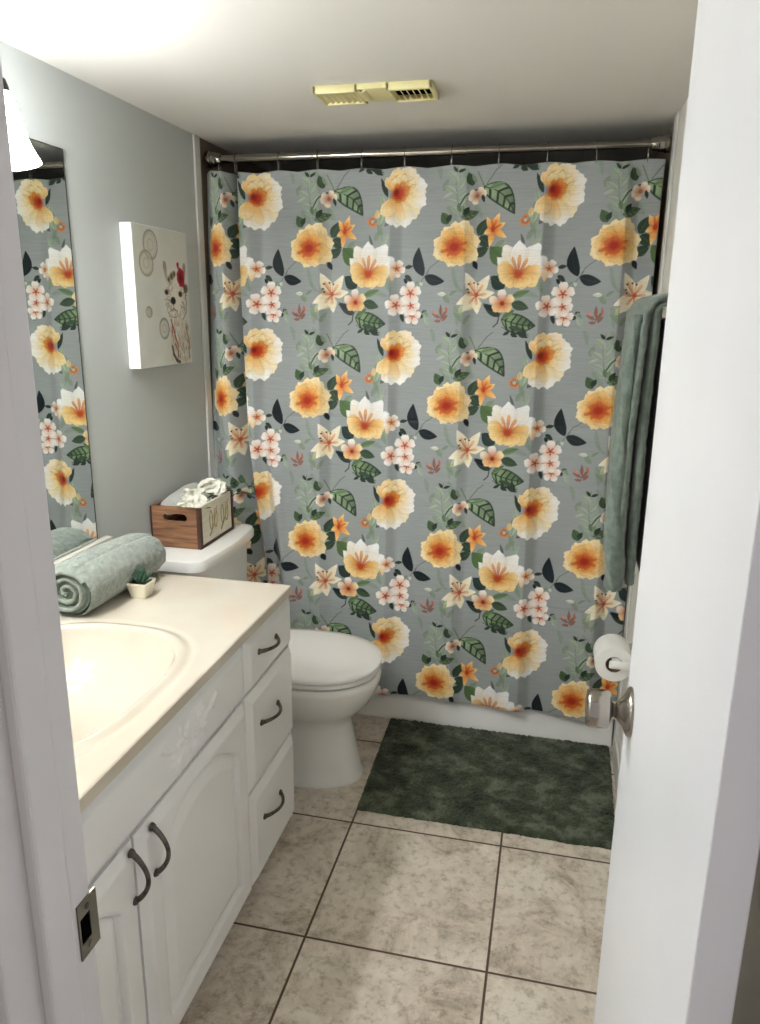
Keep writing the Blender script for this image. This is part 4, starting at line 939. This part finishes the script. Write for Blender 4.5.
# ------------------------------------------------------------------ towel on its bar, right wall
t = thing('towel_bar', (W, -0.60, 1.530), 'nickel towel bar on the right wall beside the door, under the hanging towel', 'towel bar')
bm = bmesh.new(); add_tube(bm, [(1.447, -0.86, 1.530), (1.447, -0.28, 1.530)], 0.0055, 14); obj('bar', bm, M_nickel, t, 50)
for y_ in (-0.855, -0.285):
    obj('bracket', add_lathe(bmesh.new(), [(0.022, 0), (0.022, 0.008), (0.010, 0.014), (0.010, 0.066), (0.013, 0.072), (0.013, 0.088)], (W, y_, 1.530), (-1, 0, 0), 18), M_nickel, t, 40)
t = thing('bath_towel', (1.44, -0.60, 0.89), 'dusty green bath towel hanging folded over the bar on the right wall', 'towel')
def drape(name, front, back, zb, zb2, thick, ya_, yb_, rtop, seed, m, wav):
    """sheet over the bar: front hem -> up -> over -> down to back hem, closed with thickness"""
    ptsx = []; n1 = 70
    for k in range(n1): s_ = k/(n1-1); ptsx.append((front(s_), zb+(1.530-zb)*s_))
    for k in range(1, 16): b = PI-PI*k/16; ptsx.append((1.447+rtop*math.cos(b), 1.530+rtop*math.sin(b)))
    for k in range(n1): s_ = k/(n1-1); ptsx.append((back(1-s_), 1.530-(1.530-zb2)*s_))
    pc = np.array(ptsx); tg = np.gradient(pc, axis=0); nn_ = np.stack([-tg[:, 1], tg[:, 0]], 1); nn_ /= np.linalg.norm(nn_, axis=1, keepdims=True)
    ny = 70; ysr = np.linspace(ya_, yb_, ny)
    def sheet(off):
        S = np.zeros((ny, len(pc), 3))
        for i, y_ in enumerate(ysr):
            ed = min(1.0, (i+0.3)/3, (ny-1-i+0.3)/3)**0.5
            w_ = wav*np.sin(y_*31+pc[:, 1]*3+seed)*np.clip((1.530-pc[:, 1])/0.3, 0, 1)
            S[i, :, 0] = pc[:, 0]+nn_[:, 0]*off*ed+w_*0.6; S[i, :, 2] = pc[:, 1]+nn_[:, 1]*off*ed; S[i, :, 1] = y_+0.004*np.sin(pc[:, 1]*19+seed)
        return S
    A_, B_ = sheet(thick), sheet(-thick)
    full = np.concatenate([A_, B_[:, ::-1]], 1)
    full = terry(full, 0.0024, seed, 1.6)
    me = grid_mesh(name, full, True); bm = bmesh.new(); bm.from_mesh(me)
    bm.verts.ensure_lookup_table(); n = full.shape[1]; hn = n//2
    for row in (0, ny-1):
        for j in range(hn-1):
            a_, b_, c_, d_ = row*n+j, row*n+j+1, row*n+n-2-j, row*n+n-1-j
            try: bm.faces.new([bm.verts[i] for i in (a_, b_, c_, d_)])
            except ValueError: pass
    return bm
bm = drape('x', lambda s_: 1.408-0.014*math.sin(PI*s_*.9)+0.010*(s_-.5), lambda s_: 1.495-0.004*math.sin(PI*s_), 0.895, 0.905, 0.0090, -0.815, -0.36, 0.033, 3, None, 0.008)
outer = obj('outer_layer', bm, M_towel2, t, 80)
bm = drape('x', lambda s_: 1.429-0.004*math.sin(PI*s_), lambda s_: 1.465, 0.905, 0.92, 0.0112, -0.806, -0.38, 0.018, 8, None, 0.002)
obj('inner_fold', bm, M_towel2, t, 80)
# rolled front pleat that shows beside the hem
bm = bmesh.new(); rows = []
for k in range(60):
    s_ = k/59; z_ = 0.892+0.635*s_; r_ = 0.027*(0.8+0.2*math.sin(s_*5+1))*(1-0.55*sm(.86, 1, s_))
    rows.append([(1.392-0.012*math.sin(PI*s_)+r_*math.cos(b)*.8+0.004*math.sin(s_*22+b*2), -0.790+r_*math.sin(b)*1.3, z_) for b in np.linspace(0, 2*PI, 26, endpoint=False)])
Pm = terry(np.array(rows), 0.0030, 21, 1.3); me = grid_mesh('front_pleat', Pm, True); bm = bmesh.new(); bm.from_mesh(me)
bm.verts.ensure_lookup_table(); bm.faces.new(bm.verts[:26]); bm.faces.new(bm.verts[-26:])
obj('front_pleat', bm, M_towel2, t, 80)

# ------------------------------------------------------------------ toilet roll and holder
t = thing('toilet_roll_holder', (W, -0.45, 0.565), 'white wall bracket holding the toilet roll on the right wall', 'toilet roll holder')
obj('wall_plate', BX(W-0.013, W, -0.53, -0.37, 0.535, 0.595, bev=0.004), M_white, t, 40)
for y_ in (-0.520, -0.380): obj('arm', BX(1.425, W-0.008, y_-0.006, y_+0.006, 0.553, 0.577, bev=0.005), M_white, t, 40)
bm = bmesh.new(); add_tube(bm, [(1.447, -0.522, 0.565), (1.447, -0.378, 0.565)], 0.0125, 18); obj('spindle', bm, M_white, t, 50)
t = thing('toilet_roll', (1.441, -0.45, 0.505), 'white toilet paper roll on the right wall just past the door knob', 'toilet roll')
R0, R1 = 0.0535, 0.0240
prof = [(R1, -.05), (R0-.002, -.05), (R0, -.048), (R0, .048), (R0-.002, .05), (R1, .05), (R1, -.05)]
obj('paper', add_lathe(bmesh.new(), prof, (1.441, -0.45, 0.556), (0, 1, 0), 48, cap=False), M_paper, t, 40)
obj('core', add_lathe(bmesh.new(), [(R1-.0002, -.0505), (R1-.0002, .0505), (R1-.0014, .0505), (R1-.0014, -.0505), (R1-.0002, -.0505)], (1.441, -0.45, 0.556), (0, 1, 0), 36, cap=False), M_card, t, 40)

# ------------------------------------------------------------------ bath mat
def rug_mat():
    m, nt, b = nmat('dark green chenille')
    tc = node(nt, 'ShaderNodeTexCoord'); mp = node(nt, 'ShaderNodeMapping'); mp.inputs['Scale'].default_value = (5, 6.5, 1); nt.links.new(tc.outputs['Object'], mp.inputs[0])
    n = node(nt, 'ShaderNodeTexNoise'); n.inputs['Scale'].default_value = 1.7; n.inputs['Detail'].default_value = 10; n.inputs['Roughness'].default_value = .72; n.inputs['Distortion'].default_value = 0.25
    nt.links.new(mp.outputs[0], n.inputs['Vector'])
    r = node(nt, 'ShaderNodeValToRGB'); e = r.color_ramp.elements; e[0].position = .38; e[0].color = L4((40, 46, 35)); e[1].position = .62; e[1].color = L4((104, 110, 92))
    e3 = r.color_ramp.elements.new(.5); e3.color = L4((66, 73, 58)); nt.links.new(n.outputs['Fac'], r.inputs[0])
    nt.links.new(r.outputs[0], b.inputs['Base Color']); b.inputs['Roughness'].default_value = 1.0; b.inputs['Specular IOR Level'].default_value = .1; b.inputs['Sheen Weight'].default_value = .15
    return m
nx, ny = 330, 210
c00, c10, c01, c11 = (0.698, -0.576), (1.492, -0.576), (0.686, -0.012), (1.502, -0.014)
u = np.linspace(0, 1, nx)[None]; v = np.linspace(0, 1, ny)[:, None]
X_ = (c00[0]*(1-u)+c10[0]*u)*(1-v)+(c01[0]*(1-u)+c11[0]*u)*v; Y_ = (c00[1]*(1-u)+c10[1]*u)*(1-v)+(c01[1]*(1-u)+c11[1]*u)*v
ed = np.minimum(np.minimum(u, 1-u)*0.80, np.minimum(v, 1-v)*0.50)+0*X_
wob = (vnoise(X_.shape, 3, 31)-.5)*.004
X_ = X_+wob*(ed < .03); Y_ = Y_+((vnoise(X_.shape, 3, 32)-.5)*.004-0.006*np.exp(-((u-.83)/.05)**2)*(v < .5))*(ed < .03)
hgt = 0.0145*np.clip(ed/0.012, 0, 1)**.5
Z_ = 0.001+hgt*(0.72+0.55*vnoise(X_.shape, 1.7, 33, 1))+0.003*(vnoise(X_.shape, 24, 34, 2)-.5)*np.clip(ed/.02, 0, 1)
Z_ = np.where(ed <= 1e-6, 0.001, Z_)
me = grid_mesh('bath_mat', np.stack([X_, Y_, Z_], -1)); rug = link('bath_mat', me, rug_mat(), None, (1.1, -0.31, 0.0))
tag(rug, 'dark green fluffy bath mat on the tiled floor in front of the tub', 'bath mat')
